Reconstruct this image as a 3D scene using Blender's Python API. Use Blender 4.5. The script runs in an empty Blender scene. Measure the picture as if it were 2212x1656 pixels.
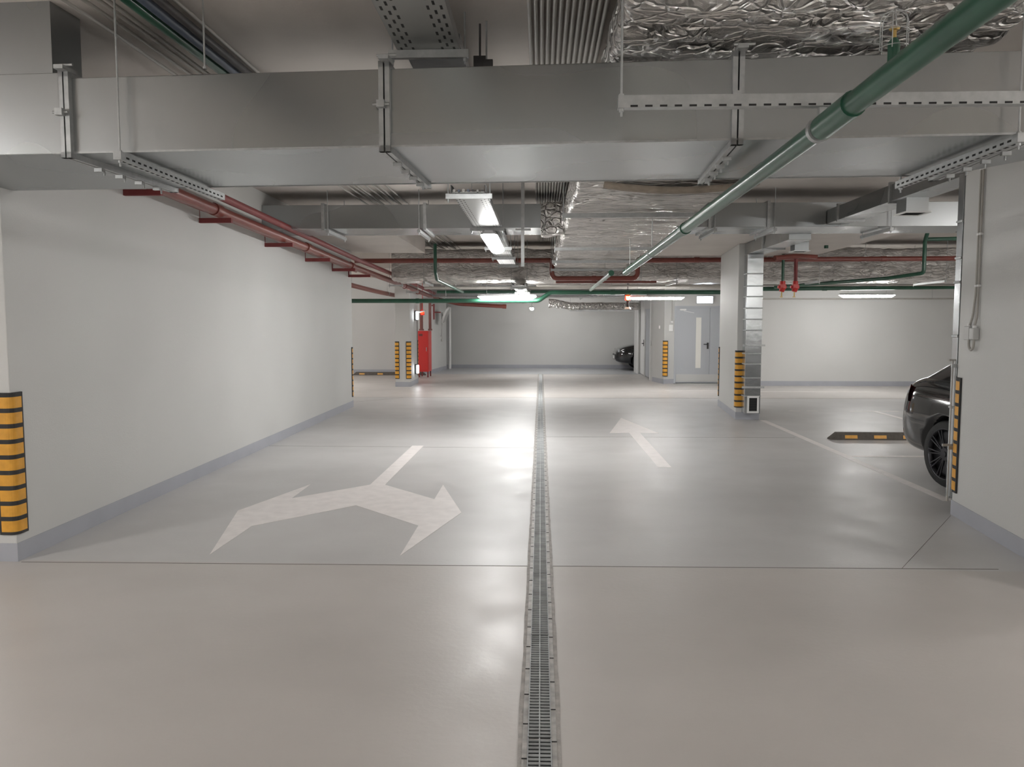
import bpy, math, random
from mathutils import Vector, Matrix
random.seed(7)
C = bpy.context.scene.collection
PI = math.pi

# ------------------------------------------------------------------ camera, world, exposure
W, HH, F = 2212, 1656, 1680.0
cam = bpy.data.cameras.new('camera'); cam.sensor_fit = 'HORIZONTAL'; cam.sensor_width = 36.0
cam.lens = 36.0 * F / W; cam.clip_start = 0.05; cam.clip_end = 200
camo = bpy.data.objects.new('camera', cam); C.objects.link(camo)
_y = Vector((62, 128, -F)).normalized(); _z = Vector((0, F, 128)).normalized(); _x = _y.cross(_z)
camo.matrix_world = Matrix((( _x[0], _x[1], _x[2], 0), (_y[0], _y[1], _y[2], 0), (_z[0], _z[1], _z[2], 1.6), (0, 0, 0, 1)))
bpy.context.scene.camera = camo
world = bpy.data.worlds.new('world'); bpy.context.scene.world = world; world.use_nodes = True
world.node_tree.nodes['Background'].inputs[0].default_value = (0.9, 0.95, 1.0, 1)
world.node_tree.nodes['Background'].inputs[1].default_value = 0.0
vs = bpy.context.scene.view_settings
vs.view_transform = 'Standard'; vs.look = 'None'; vs.gamma = 1.0; vs.use_curve_mapping = False
vs.exposure = 2.95
LAMP = 11.0          # radiance of the tube lamp diffusers
CEIL = 3.3

# ------------------------------------------------------------------ materials
def new_mat(name):
    m = bpy.data.materials.new(name); m.use_nodes = True
    return m, m.node_tree, m.node_tree.nodes['Principled BSDF']
def mat(name, col, rough=0.6, metal=0.0, noise=0.0, nscale=6.0, bump=0.0, bscale=60.0, coat=0.0, rvar=0.0, stretch=None):
    m, t, b = new_mat(name)
    b.inputs['Base Color'].default_value = (*col, 1); b.inputs['Roughness'].default_value = rough
    b.inputs['Metallic'].default_value = metal; b.inputs['Coat Weight'].default_value = coat
    N, L = t.nodes, t.links
    tc = N.new('ShaderNodeTexCoord'); src = tc.outputs['Object']
    if stretch:
        mp = N.new('ShaderNodeMapping'); mp.inputs['Scale'].default_value = stretch; L.new(src, mp.inputs[0]); src = mp.outputs[0]
    if noise or rvar:
        n = N.new('ShaderNodeTexNoise'); n.inputs['Scale'].default_value = nscale; n.inputs['Detail'].default_value = 5 if nscale > 1.3 else 0
        L.new(src, n.inputs['Vector'])
    if noise:
        r = N.new('ShaderNodeMapRange'); r.inputs[1].default_value = 0.3; r.inputs[2].default_value = 0.7
        r.inputs[3].default_value = 1 - noise; r.inputs[4].default_value = 1 + noise
        L.new(n.outputs['Fac'], r.inputs[0])
        x = N.new('ShaderNodeVectorMath'); x.operation = 'SCALE'; x.inputs[0].default_value = col
        L.new(r.outputs[0], x.inputs['Scale']); L.new(x.outputs[0], b.inputs['Base Color'])
    if rvar:
        r2 = N.new('ShaderNodeMapRange'); r2.inputs[1].default_value = 0.3; r2.inputs[2].default_value = 0.7
        r2.inputs[3].default_value = max(0.03, rough - rvar); r2.inputs[4].default_value = rough + rvar
        L.new(n.outputs['Fac'], r2.inputs[0]); L.new(r2.outputs[0], b.inputs['Roughness'])
    if bump:
        n2 = N.new('ShaderNodeTexNoise'); n2.inputs['Scale'].default_value = bscale; n2.inputs['Detail'].default_value = 3
        bp = N.new('ShaderNodeBump'); bp.inputs['Strength'].default_value = bump; bp.inputs['Distance'].default_value = 0.01
        L.new(src, n2.inputs['Vector']); L.new(n2.outputs['Fac'], bp.inputs['Height']); L.new(bp.outputs[0], b.inputs['Normal'])
    return m
def emit(name, col, s):
    m, t, b = new_mat(name)
    b.inputs['Base Color'].default_value = (*col, 1)
    b.inputs['Emission Color'].default_value = (*col, 1); b.inputs['Emission Strength'].default_value = s
    return m

M = {}
M['wall'] = mat('wall_paint', (0.60, 0.60, 0.585), 0.6, noise=0.02, nscale=1.2, bump=0.12, bscale=90)
M['ceil'] = mat('ceiling_concrete', (0.62, 0.575, 0.535), 0.85, noise=0.06, nscale=1.5, bump=0.1, bscale=40)
M['base'] = mat('grey_plinth_paint', (0.40, 0.41, 0.45), 0.5, noise=0.04, nscale=3)
M['joint'] = mat('joint_sealant', (0.17, 0.155, 0.14), 0.8)
M['marking'] = mat('white_marking_paint', (0.80, 0.76, 0.74), 0.45, noise=0.06, nscale=9)
M['galv'] = mat('galvanised_steel', (0.39, 0.405, 0.41), 0.28, 1.0, noise=0.04, nscale=1.2, rvar=0.03)
M['galv_flat'] = mat('galvanised_strut', (0.44, 0.45, 0.45), 0.45, 0.7, noise=0.10, nscale=25)
M['galv_shiny'] = mat('bright_sheet_steel', (0.55, 0.57, 0.58), 0.22, 1.0, noise=0.05, nscale=4, bump=0.35, bscale=4.5)
M['slot'] = mat('slot_shadow_black', (0.02, 0.02, 0.02), 0.9)
M['black'] = mat('black_rubber', (0.035, 0.034, 0.034), 0.75, noise=0.15, nscale=20)
M['yellow'] = mat('yellow_reflective', (0.74, 0.36, 0.04), 0.45, noise=0.10, nscale=18)
M['wheelstop'] = mat('brown_black_rubber', (0.105, 0.092, 0.080), 0.8, noise=0.15, nscale=20)
M['red'] = mat('red_pipe_paint', (0.20, 0.052, 0.040), 0.33, noise=0.10, nscale=8)
M['darkred'] = mat('dark_red_primer', (0.20, 0.035, 0.035), 0.5, noise=0.1, nscale=8)
M['cabred'] = mat('red_cabinet_paint', (0.62, 0.030, 0.025), 0.35)
M['green'] = mat('green_pipe_plastic', (0.022, 0.085, 0.052), 0.28, noise=0.18, nscale=5)
M['greenl'] = mat('grey_green_pipe', (0.36, 0.42, 0.38), 0.35, noise=0.1, nscale=5)
M['brass'] = mat('brass', (0.45, 0.32, 0.12), 0.4, 0.9)
M['conduit'] = mat('grey_conduit', (0.42, 0.40, 0.37), 0.5, noise=0.06, nscale=6)
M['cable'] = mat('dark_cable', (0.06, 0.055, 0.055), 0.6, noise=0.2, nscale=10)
M['bluecable'] = mat('blue_grey_cable', (0.08, 0.10, 0.14), 0.5)
M['white'] = mat('white_plastic', (0.78, 0.78, 0.77), 0.4)
M['greyplastic'] = mat('grey_plastic', (0.55, 0.55, 0.54), 0.45)
M['door'] = mat('grey_door_paint', (0.45, 0.47, 0.50), 0.4)
M['glasswhite'] = mat('frosted_glass', (0.80, 0.79, 0.74), 0.25, coat=0.5)
M['tape'] = mat('brown_tape', (0.33, 0.20, 0.13), 0.4)
M['insul'] = mat('bare_insulation', (0.30, 0.25, 0.20), 0.8, noise=.2, nscale=12)
M['paint'] = mat('black_car_paint', (0.008, 0.008, 0.009), 0.10, 0.0, coat=1.0)
M['trimgrey'] = mat('car_dark_trim', (0.045, 0.045, 0.048), 0.5)
M['carglass'] = mat('car_glass', (0.01, 0.012, 0.012), 0.05, coat=1.0)
M['tyre'] = mat('tyre_rubber', (0.018, 0.018, 0.018), 0.75, bump=0.3, bscale=80)
M['rim'] = mat('dark_alloy', (0.05, 0.05, 0.055), 0.3, 0.7)
M['taillight'] = mat('red_light_lens', (0.30, 0.012, 0.012), 0.12, coat=1.0)
M['headlight'] = mat('headlight_lens', (0.55, 0.57, 0.6), 0.1, coat=1.0)
M['chrome'] = mat('chrome', (0.8, 0.8, 0.8), 0.1, 1.0)
M['mirror'] = mat('mirror_back', (0.75, 0.75, 0.73), 0.3)
M['lamp'] = emit('lamp_diffuser_lit', (1.0, 0.995, 0.98), LAMP)
M['fillb'] = emit('bright_unseen_fill_lamp', (1.0, 0.985, 0.96), LAMP*2.9)  # glow of the strong unseen lamps added for brightness
M['lampm'] = emit('medium_lamp_diffuser_lit', (1.0, 0.992, 0.975), LAMP*.95)
M['fillw'] = emit('dim_unseen_fill_lamp', (1.0, 0.992, 0.975), LAMP*.55)  # glow of the weak unseen lamps added behind duct and beam
M['lamphouse'] = mat('lamp_housing_grey', (0.60, 0.60, 0.60), 0.5)
M['sign'] = emit('lit_sign_face', (0.82, 0.91, 1.0), 1.6)
M['signwhite'] = emit('lit_square_face', (0.93, 0.96, 1.0), 2.0)
M['beacon'] = emit('red_beacon_lens', (1.0, 0.03, 0.01), .6)
M['beaconcore'] = emit('beacon_bulb', (1.0, 0.55, 0.12), 3.0)
M['concrete_edge'] = mat('drain_mortar', (0.42, 0.40, 0.38), 0.8, noise=0.22, nscale=14, bump=0.5, bscale=50)
M['rail'] = mat('worn_rail_steel', (0.40, 0.385, 0.365), 0.55, 0.25, noise=0.28, nscale=16)
M['grate'] = mat('drain_grating_steel', (0.34, 0.35, 0.35), 0.5, 0.5, noise=0.22, nscale=9)

def floor_mat():
    m, t, b = new_mat('floor_coating'); N, L = t.nodes, t.links
    g = N.new('ShaderNodeNewGeometry'); s = N.new('ShaderNodeSeparateXYZ'); L.new(g.outputs['Position'], s.inputs[0])
    def step(edge, soft=0.01):
        r = N.new('ShaderNodeMapRange'); r.inputs[1].default_value = edge - soft; r.inputs[2].default_value = edge + soft
        L.new(s.outputs[1], r.inputs[0]); return r.outputs[0]
    def mix(f, a, c):
        x = N.new('ShaderNodeMix'); x.data_type = 'RGBA'
        if hasattr(f, 'links'): L.new(f, x.inputs[0])
        else: x.inputs[0].default_value = f
        for i, v in ((6, a), (7, c)):
            if hasattr(v, 'links'): L.new(v, x.inputs[i])
            else: x.inputs[i].default_value = (*v, 1)
        return x.outputs[2]
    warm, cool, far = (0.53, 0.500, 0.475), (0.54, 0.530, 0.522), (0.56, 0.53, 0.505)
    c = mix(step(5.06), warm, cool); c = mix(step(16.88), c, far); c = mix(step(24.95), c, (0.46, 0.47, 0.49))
    mp = N.new('ShaderNodeMapping'); mp.inputs['Scale'].default_value = (1, 1.6, 1); L.new(g.outputs['Position'], mp.inputs[0])
    n = N.new('ShaderNodeTexNoise'); n.inputs['Scale'].default_value = 0.55; n.inputs['Detail'].default_value = 4; L.new(mp.outputs[0], n.inputs['Vector'])
    r = N.new('ShaderNodeMapRange'); r.inputs[1].default_value = 0.3; r.inputs[2].default_value = 0.7; r.inputs[3].default_value = 0.93; r.inputs[4].default_value = 1.07
    L.new(n.outputs['Fac'], r.inputs[0])
    v = N.new('ShaderNodeVectorMath'); v.operation = 'SCALE'; L.new(c, v.inputs[0]); L.new(r.outputs[0], v.inputs['Scale'])
    L.new(v.outputs[0], b.inputs['Base Color'])
    n2 = N.new('ShaderNodeTexNoise'); n2.inputs['Scale'].default_value = 2.2; n2.inputs['Detail'].default_value = 6; L.new(g.outputs['Position'], n2.inputs['Vector'])
    r2 = N.new('ShaderNodeMapRange'); r2.inputs[1].default_value = 0.3; r2.inputs[2].default_value = 0.7; r2.inputs[3].default_value = 0.34; r2.inputs[4].default_value = 0.46
    L.new(n2.outputs['Fac'], r2.inputs[0]); L.new(r2.outputs[0], b.inputs['Roughness'])
    n3 = N.new('ShaderNodeTexNoise'); n3.inputs['Scale'].default_value = 30; L.new(g.outputs['Position'], n3.inputs['Vector'])
    bp = N.new('ShaderNodeBump'); bp.inputs['Strength'].default_value = 0.08; bp.inputs['Distance'].default_value = 0.01
    L.new(n3.outputs['Fac'], bp.inputs['Height']); L.new(bp.outputs[0], b.inputs['Normal'])
    b.inputs['Specular IOR Level'].default_value = 0.5
    return m
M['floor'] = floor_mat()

def foil_mat(name, sx, sy, sz, cell=1.0):
    m, t, b = new_mat(name); N, L = t.nodes, t.links
    b.inputs['Metallic'].default_value = 0.85; b.inputs['Roughness'].default_value = 0.3
    tc = N.new('ShaderNodeTexCoord'); mp = N.new('ShaderNodeMapping'); mp.inputs['Scale'].default_value = (sx, sy, sz); L.new(tc.outputs['Object'], mp.inputs[0])
    w = N.new('ShaderNodeTexNoise'); w.inputs['Scale'].default_value = 3.0; w.inputs['Detail'].default_value = 3; L.new(mp.outputs[0], w.inputs['Vector'])
    add = N.new('ShaderNodeVectorMath'); add.operation = 'MULTIPLY_ADD'; add.inputs[1].default_value = (0.35, 0.35, 0.35)
    L.new(w.outputs['Color'], add.inputs[0]); L.new(mp.outputs[0], add.inputs[2])
    v = N.new('ShaderNodeTexVoronoi'); v.feature = 'DISTANCE_TO_EDGE'; v.inputs['Scale'].default_value = 11.0; L.new(add.outputs[0], v.inputs['Vector'])
    r = N.new('ShaderNodeMapRange'); r.inputs[1].default_value = 0.0; r.inputs[2].default_value = 0.16; L.new(v.outputs['Distance'], r.inputs[0])
    n = N.new('ShaderNodeTexNoise'); n.inputs['Scale'].default_value = 9; n.inputs['Detail'].default_value = 7; n.inputs['Roughness'].default_value = 0.7; L.new(add.outputs[0], n.inputs['Vector'])
    a = N.new('ShaderNodeMath'); a.operation = 'MULTIPLY_ADD'; a.inputs[1].default_value = 1.1; cl = N.new('ShaderNodeMath'); cl.operation = 'MULTIPLY'; cl.inputs[1].default_value = cell
    L.new(r.outputs[0], cl.inputs[0]); L.new(n.outputs['Fac'], a.inputs[0]); L.new(cl.outputs[0], a.inputs[2])
    bp = N.new('ShaderNodeBump'); bp.inputs['Strength'].default_value = 1.0; bp.inputs['Distance'].default_value = 0.035
    L.new(a.outputs[0], bp.inputs['Height']); L.new(bp.outputs[0], b.inputs['Normal'])
    cr = N.new('ShaderNodeMapRange'); cr.inputs[1].default_value = 0.35; cr.inputs[2].default_value = 0.6; cr.inputs[3].default_value = 0.55; cr.inputs[4].default_value = 1.0
    L.new(n.outputs['Fac'], cr.inputs[0])
    s = N.new('ShaderNodeVectorMath'); s.operation = 'SCALE'; s.inputs[0].default_value = (0.78, 0.75, 0.72); L.new(cr.outputs[0], s.inputs['Scale']); L.new(s.outputs[0], b.inputs['Base Color'])
    return m
M['foil'] = foil_mat('crumpled_foil', 1.0, 1.0, 1.0)
M['foil_y'] = foil_mat('crosswise_creased_foil', 0.35, 1.9, 1.2)
M['foil_x'] = foil_mat('lengthwise_creased_foil', 0.55, 1.2, 1.5, 0.35)

def tray_mat():
    m, t, b = new_mat('perforated_tray_steel'); N, L = t.nodes, t.links
    b.inputs['Base Color'].default_value = (0.55, 0.56, 0.55, 1); b.inputs['Metallic'].default_value = 0.6; b.inputs['Roughness'].default_value = 0.42
    g = N.new('ShaderNodeTexCoord'); s = N.new('ShaderNodeSeparateXYZ'); L.new(g.outputs['Object'], s.inputs[0])
    def mth(op, a, c=None, d=None):
        x = N.new('ShaderNodeMath'); x.operation = op
        for i, v in enumerate((a, c, d)):
            if v is None: continue
            if hasattr(v, 'links'): L.new(v, x.inputs[i])
            else: x.inputs[i].default_value = v
        return x.outputs[0]
    ax = mth('ABSOLUTE', s.outputs[0])
    rows = mth('MULTIPLY', ax, 1 / 0.032)                       # rows of slots every 32 mm
    ri = mth('FLOOR', rows); rf = mth('ABSOLUTE', mth('SUBTRACT', mth('FRACT', rows), 0.5))
    yy = mth('ADD', mth('MULTIPLY', s.outputs[1], 1 / 0.11), mth('MULTIPLY', ri, 0.5))
    yf = mth('ABSOLUTE', mth('SUBTRACT', mth('FRACT', yy), 0.5))
    hole = mth('MULTIPLY', mth('LESS_THAN', rf, 0.20), mth('LESS_THAN', yf, 0.22))
    hole = mth('MULTIPLY', hole, mth('GREATER_THAN', ri, 1.5)); hole = mth('MULTIPLY', hole, mth('LESS_THAN', ri, 4.5))
    mc = N.new('ShaderNodeMix'); mc.data_type = 'RGBA'; mc.inputs[6].default_value = (0.50, 0.51, 0.50, 1); mc.inputs[7].default_value = (0.015, 0.015, 0.015, 1)
    L.new(hole, mc.inputs[0]); L.new(mc.outputs[2], b.inputs['Base Color'])
    mm = mth('MULTIPLY', mth('SUBTRACT', 1.0, hole), 0.55); L.new(mm, b.inputs['Metallic'])
    return m
M['tray'] = tray_mat()

# ------------------------------------------------------------------ mesh builder
class MB:
    def __init__(s): s.v = []; s.f = []; s.mi = []; s.sm = []
    def add(s, vs, fs, mi=0, smooth=False):
        o = len(s.v); s.v += [Vector(p) for p in vs]
        for f in fs: s.f.append([o + i for i in f]); s.mi.append(mi); s.sm.append(smooth)
        return s
    def box(s, x0, x1, y0, y1, z0, z1, mi=0):
        return s.add([(x0,y0,z0),(x1,y0,z0),(x1,y1,z0),(x0,y1,z0),(x0,y0,z1),(x1,y0,z1),(x1,y1,z1),(x0,y1,z1)],
            [(0,3,2,1),(4,5,6,7),(0,1,5,4),(1,2,6,5),(2,3,7,6),(3,0,4,7)], mi)
    def cbox(s, c, d, mi=0, rot=None):
        x, y, z = d[0]/2, d[1]/2, d[2]/2
        p = [Vector(q) for q in [(-x,-y,-z),(x,-y,-z),(x,y,-z),(-x,y,-z),(-x,-y,z),(x,-y,z),(x,y,z),(-x,y,z)]]
        if rot is not None: p = [rot @ q for q in p]
        return s.add([q + Vector(c) for q in p], [(0,3,2,1),(4,5,6,7),(0,1,5,4),(1,2,6,5),(2,3,7,6),(3,0,4,7)], mi)
    def prism(s, poly, z0, z1, mi=0):
        n = len(poly)
        a = sum(poly[i][0]*poly[(i+1)%n][1]-poly[(i+1)%n][0]*poly[i][1] for i in range(n))
        if a < 0: poly = poly[::-1]
        vs = [(x,y,z0) for x,y in poly] + [(x,y,z1) for x,y in poly]
        return s.add(vs, [tuple(range(n))[::-1], tuple(range(n,2*n))] + [(i,(i+1)%n,n+(i+1)%n,n+i) for i in range(n)], mi)
    def cyl(s, a, b, r, n=16, r2=None, mi=0, caps=True):
        a, b = Vector(a), Vector(b); r2 = r if r2 is None else r2
        d = (b-a).normalized(); u = d.orthogonal().normalized(); w = d.cross(u)
        vs = [a + r*(math.cos(t)*u + math.sin(t)*w) for t in [2*PI*i/n for i in range(n)]]
        vs += [b + r2*(math.cos(t)*u + math.sin(t)*w) for t in [2*PI*i/n for i in range(n)]]
        s.add(vs, [(i,(i+1)%n,n+(i+1)%n,n+i) for i in range(n)], mi, True)
        if caps: s.add(vs[:n], [tuple(range(n))[::-1]], mi); s.add(vs[n:], [tuple(range(n))], mi)
        return s
    def pipe(s, pts, r, n=14, bend=None, mi=0, caps=True):
        pts = [Vector(p) for p in pts]; bend = bend or r*2.2; path = [pts[0]]
        for i in range(1, len(pts)-1):
            p, a, b = pts[i], pts[i-1], pts[i+1]
            k = min(bend, (a-p).length*.48, (b-p).length*.48); q0 = p+(a-p).normalized()*k; q1 = p+(b-p).normalized()*k
            for j in range(7):
                t = j/6; path.append(q0*(1-t)**2 + p*2*t*(1-t) + q1*t*t)
        path.append(pts[-1]); rings = []; u = None
        for i, p in enumerate(path):
            d = (path[min(i+1, len(path)-1)] - path[max(i-1, 0)]).normalized()
            u = d.orthogonal().normalized() if u is None else (u - d*u.dot(d)).normalized()
            w = d.cross(u); rings.append([p + r*(math.cos(2*PI*k/n)*u + math.sin(2*PI*k/n)*w) for k in range(n)])
        vs = [q for rg in rings for q in rg]; fs = []
        for i in range(len(rings)-1):
            for k in range(n): fs.append((i*n+k, i*n+(k+1)%n, (i+1)*n+(k+1)%n, (i+1)*n+k))
        s.add(vs, fs, mi, True)
        if caps: s.add(rings[0], [tuple(range(n))[::-1]], mi); s.add(rings[-1], [tuple(range(n))], mi)
        return s
    def loft(s, rings, mi=0, smooth=True, caps=True, closed=True):
        n = len(rings[0]); vs = [q for r in rings for q in r]; fs = []
        for i in range(len(rings)-1):
            for k in range(n if closed else n-1): fs.append((i*n+k, i*n+(k+1)%n, (i+1)*n+(k+1)%n, (i+1)*n+k))
        s.add(vs, fs, mi, smooth)
        if caps: s.add(rings[0], [tuple(range(n))[::-1]], mi); s.add(rings[-1], [tuple(range(n))], mi)
        return s
    def build(s, name, m, parent=None, local=False, bevel=0, origin=None):
        o = Vector((0,0,0))
        if parent is not None and not local:
            p = parent
            while p is not None: o = o + p.location; p = p.parent
        elif parent is None:
            xs = [v.x for v in s.v]; ys = [v.y for v in s.v]; zs = [v.z for v in s.v]
            o = Vector(origin) if origin else Vector(((min(xs)+max(xs))/2, (min(ys)+max(ys))/2, min(zs)))
        me = bpy.data.meshes.new(name); me.from_pydata([tuple(v-o) for v in s.v], [], s.f)
        for q in (m if isinstance(m, (list, tuple)) else [m]): me.materials.append(M[q] if isinstance(q, str) else q)
        for p, mi, sm in zip(me.polygons, s.mi, s.sm): p.material_index = mi; p.use_smooth = sm
        me.update()
        ob = bpy.data.objects.new(name, me); C.objects.link(ob)
        if parent is not None: ob.parent = parent
        else: ob.location = o
        if bevel:
            b = ob.modifiers.new('bevel', 'BEVEL'); b.width = bevel; b.segments = 2; b.limit_method = 'ANGLE'
        return ob

def tag(o, label, cat, group=None):
    o['label'] = label; o['category'] = cat
    if group: o['group'] = group
    return o
def thing(name, label, cat, loc=(0,0,0), rz=0, group=None):
    o = bpy.data.objects.new(name, None); C.objects.link(o); o.location = loc; o.rotation_euler = (0,0,rz); o.empty_display_size = .1
    return tag(o, label, cat, group)
def struct(name, mb, m, **k):
    o = mb.build(name, m, **k); o['kind'] = 'structure'; return o
def copy_tree(o, parent=None):
    c = o.copy(); C.objects.link(c)
    if parent is not None: c.parent = parent
    for ch in list(o.children): copy_tree(ch, c)
    return c
def rod(mb, x, y, z0, z1=CEIL, r=.005, mi=0): mb.cyl((x,y,z0),(x,y,z1), r, 8, mi=mi)

# ------------------------------------------------------------------ setting
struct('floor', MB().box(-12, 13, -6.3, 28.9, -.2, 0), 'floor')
struct('ceiling', MB().box(-12, 13, -6.3, 28.9, CEIL, CEIL+.25), 'ceil')
wl = [(-3.53,5.03),(-3.64,14.94),(-4.04,14.94),(-3.93,5.03)]
struct('wall_left', MB().prism(wl, 0, CEIL), 'wall', bevel=.006)
struct('baseboard_left', MB().prism([(-3.526,5.026),(-3.636,14.944),(-4.044,14.944),(-3.934,5.026)], 0, .125), 'base')
struct('wall_outer_left', MB().box(-11.2, -11, -6, 25.2, 0, CEIL), 'wall')
struct('wall_back_left', MB().box(-11, -3.56, 25.2, 25.5, 0, CEIL), 'wall')
struct('baseboard_back_left', MB().box(-11, -3.56, 25.194, 25.2, 0, .125), 'base')
struct('wall_corner_left', MB().prism([(-3.56,25.2),(-3.36,27.65),(-3.75,27.65),(-3.75,25.5),(-3.56,25.5)], 0, CEIL), 'wall')
struct('baseboard_corner_left', MB().prism([(-3.554,25.194),(-3.354,27.656),(-3.37,27.656),(-3.57,25.194)], 0, .125), 'base')
struct('wall_far', MB().box(-4.5, 9.5, 28.4, 28.6, 0, CEIL), 'wall')
struct('baseboard_far', MB().box(-4.5, 9.5, 28.394, 28.4, 0, .125), 'base')
struct('wall_far_recess', MB().box(-4.5, -4.3, 27.65, 28.4, 0, CEIL), 'wall')
# right stair core: side wall along the aisle with a doorway, blunt corner, wall with the stair door
struct('wall_core_side', MB().box(3.14, 3.34, 21.95, 22.5, 0, CEIL).box(3.14, 3.34, 25.3, 26.3, 0, CEIL).box(3.14, 3.34, 22.5, 25.3, 2.35, CEIL), 'wall')
struct('wall_core_front', MB().prism([(3.14,21.95),(3.31,21.02),(3.60,21.15),(3.60,21.4),(3.34,21.95)], 0, CEIL)
       .box(3.6, 4.86, 21.15, 21.4, 2.07, CEIL).box(4.86, 5.2, 21.15, 21.4, 0, CEIL).box(5.0, 5.2, 20.46, 21.15, 0, CEIL), 'wall')
struct('baseboard_core', MB().prism([(3.134,21.95),(3.306,21.012),(3.60,21.144),(3.60,21.16),(3.316,21.03),(3.15,21.95)], 0, .125), 'base')
struct('wall_core_end', MB().box(3.34, 9.5, 26.1, 26.3, 0, CEIL), 'wall')
struct('wall_right_back', MB().box(5.0, 12, 20.46, 20.7, 0, CEIL), 'wall')
struct('baseboard_right_back', MB().box(5.0, 12, 20.454, 20.46, 0, .125), 'base')
struct('wall_outer_right', MB().box(12, 12.2, -6, 20.7, 0, CEIL), 'wall')
struct('wall_far_right', MB().box(9.3, 9.5, 26.3, 28.4, 0, CEIL), 'wall')
struct('wall_behind', MB().box(-11, 12, -6.2, -6, 0, CEIL), 'wall')
# slab thickenings around the column heads
struct('trim_1', MB().box(1.75, 5.3, 11.4, 15.6, 2.93, CEIL), 'ceil')
struct('trim_2', MB().box(-3.6, -2.25, 12.2, 15.2, 2.98, CEIL), 'ceil')
struct('trim_3', MB().box(-5.5, -2.6, 18.6, 22.4, 2.93, CEIL), 'ceil')
struct('trim_4', MB().box(-3.36, 5.0, 25.2, 25.9, 2.55, CEIL), 'ceil')
# expansion joints cut across the floor
def joint(n, a, b, w=.009): 
    (x0,y0),(x1,y1) = a, b
    d = Vector((x1-x0, y1-y0, 0)).normalized(); p = Vector((-d.y, d.x, 0))*w/2
    mb = MB(); mb.prism([(x0-p.x,y0-p.y),(x1-p.x,y1-p.y),(x1+p.x,y1+p.y),(x0+p.x,y0+p.y)], 0, .0012)
    struct('trim_%d' % n, mb, 'joint')
joint(5, (-3.5,5.02), (-.085,5.055), .008); joint(6, (.085,5.06), (3.0,5.10), .008)
joint(7, (2.38,5.1), (3.44,6.55), .0025); joint(8, (-6,16.86), (-.085,16.9), .022); joint(9, (.085,16.9), (11,17.0), .022)
joint(10, (0,24.95), (3.1,24.95), .03); joint(11, (-4.2,15.4), (-3.0,16.86), .006); joint(12, (.085,11.0), (3.6,11.05), .006)
joint(13, (-3.6,10.05), (-.085,10.0), .005)

# ------------------------------------------------------------------ columns (things of their own, painted base as a part)
def column(poly, label, zt=CEIL):
    cx = sum(p[0] for p in poly)/len(poly); cy = sum(p[1] for p in poly)/len(poly)
    t = thing('concrete_column', label, 'column', (cx,cy,0))
    MB().prism(poly, 0, zt).build('shaft', 'wall', t, bevel=.006)
    g = [((p[0]-cx)*1.0+cx + (.005 if p[0]>cx else -.005), p[1]+(.005 if p[1]>cy else -.005)) for p in poly]
    MB().prism(g, 0, .125).build('painted_base', 'base', t)
    return t
column([(3.47,6.60),(3.205,4.40),(3.62,4.35),(3.86,6.56)], 'wide grey-white concrete column nearest the camera at the right edge, beside the parked car')
column([(3.29,13.18),(3.665,13.12),(3.87,15.33),(3.495,15.38)], 'grey-white concrete column in the middle right carrying a vertical metal duct on its front', 2.93)
column([(-3.72,19.80),(-3.335,19.78),(-3.36,21.22),(-3.75,21.24)], 'grey-white concrete column beyond the left wall, beside the red cabinet', 2.93)

# ------------------------------------------------------------------ corner guards
def make_guard():
    # local: corner edge at the origin, legs run along +x (on a face whose normal is -y) and +y (normal -x)
    t = thing('corner_guard', '', 'corner guard', (0,0,0))
    L, w, th = .96, .105, .014
    def prof(o, wd):
        r = .03
        pts = [(wd, -o)]
        for i in range(6):
            a = -PI/2 - i*(PI/2)/5; pts.append((r*(1 if 1 else 0) - r + r + (r+o)*math.cos(a) , r + (r+o)*math.sin(a)))
        pts.append((-o, wd)); return pts
    def L_solid(mb, o_in, o_out, wd, z0, z1):
        a = prof(o_out, wd); b = prof(o_in, wd)[::-1]; poly = a + b
        n = len(poly); m = len(a)
        vs = [(x,y,z0) for x,y in poly] + [(x,y,z1) for x,y in poly]
        fs = [(i,(i+1)%n,n+(i+1)%n,n+i) for i in range(n)]
        for i in range(m-1): fs += [(i, n-1-i, n-2-i, i+1), (n+i, n+i+1, 2*n-2-i, 2*n-1-i)]
        mb.add(vs, fs)
    mb = MB(); L_solid(mb, .001, th, w, 0, L); mb.build('rubber_body', 'black', t, local=True)
    pit = (L-.02)/9
    for k in range(9):
        y = MB(); L_solid(y, th-.001, th+.0015, w-.014, .02+k*pit, .02+k*pit+pit-.03); y.build('yellow_strip', 'yellow', t, local=True)
    return t
G0 = make_guard()
guards = [((-3.53,5.03,.185), PI/2, 'yellow and black corner guard on the nearest end of the long left wall'),
 ((-3.64,14.94,.20), PI, 'yellow and black corner guard on the far end of the long left wall'),
 ((-3.72,19.80,.20), 0, 'yellow and black corner guard on the left front corner of the column by red cabinet'),
 ((-3.335,19.78,.20), PI/2, 'yellow and black corner guard on the right front corner of the column by red cabinet'),
 ((-3.36,21.22,.20), PI, 'yellow and black corner guard just left of the red cabinet, on the column rear corner'),
 ((3.31,21.02,.20), PI/5-.55, 'yellow and black corner guard on the blunt wall corner left of the grey stair door'),
 ((3.29,13.18,.20), -.09, 'yellow and black corner guard left of the shiny duct on the middle right column'),
 ((3.495,15.38,.20), -PI/2-.09, 'yellow and black corner guard on the rear left corner of the middle right column'),
 ((3.665,13.12,.20), PI/2-.09, 'yellow and black corner guard right of the shiny duct on the middle right column'),
 ((3.47,6.60,.20), -PI/2-.12, 'yellow and black corner guard on the nearest right column, beside the black car wheel')]
for i, (loc, rz, lab) in enumerate(guards):
    g = G0 if i == 0 else copy_tree(G0)
    g.location = loc; g.rotation_euler = (0,0,rz); g['label'] = lab; g['group'] = 'corner guards on walls and columns'

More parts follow.
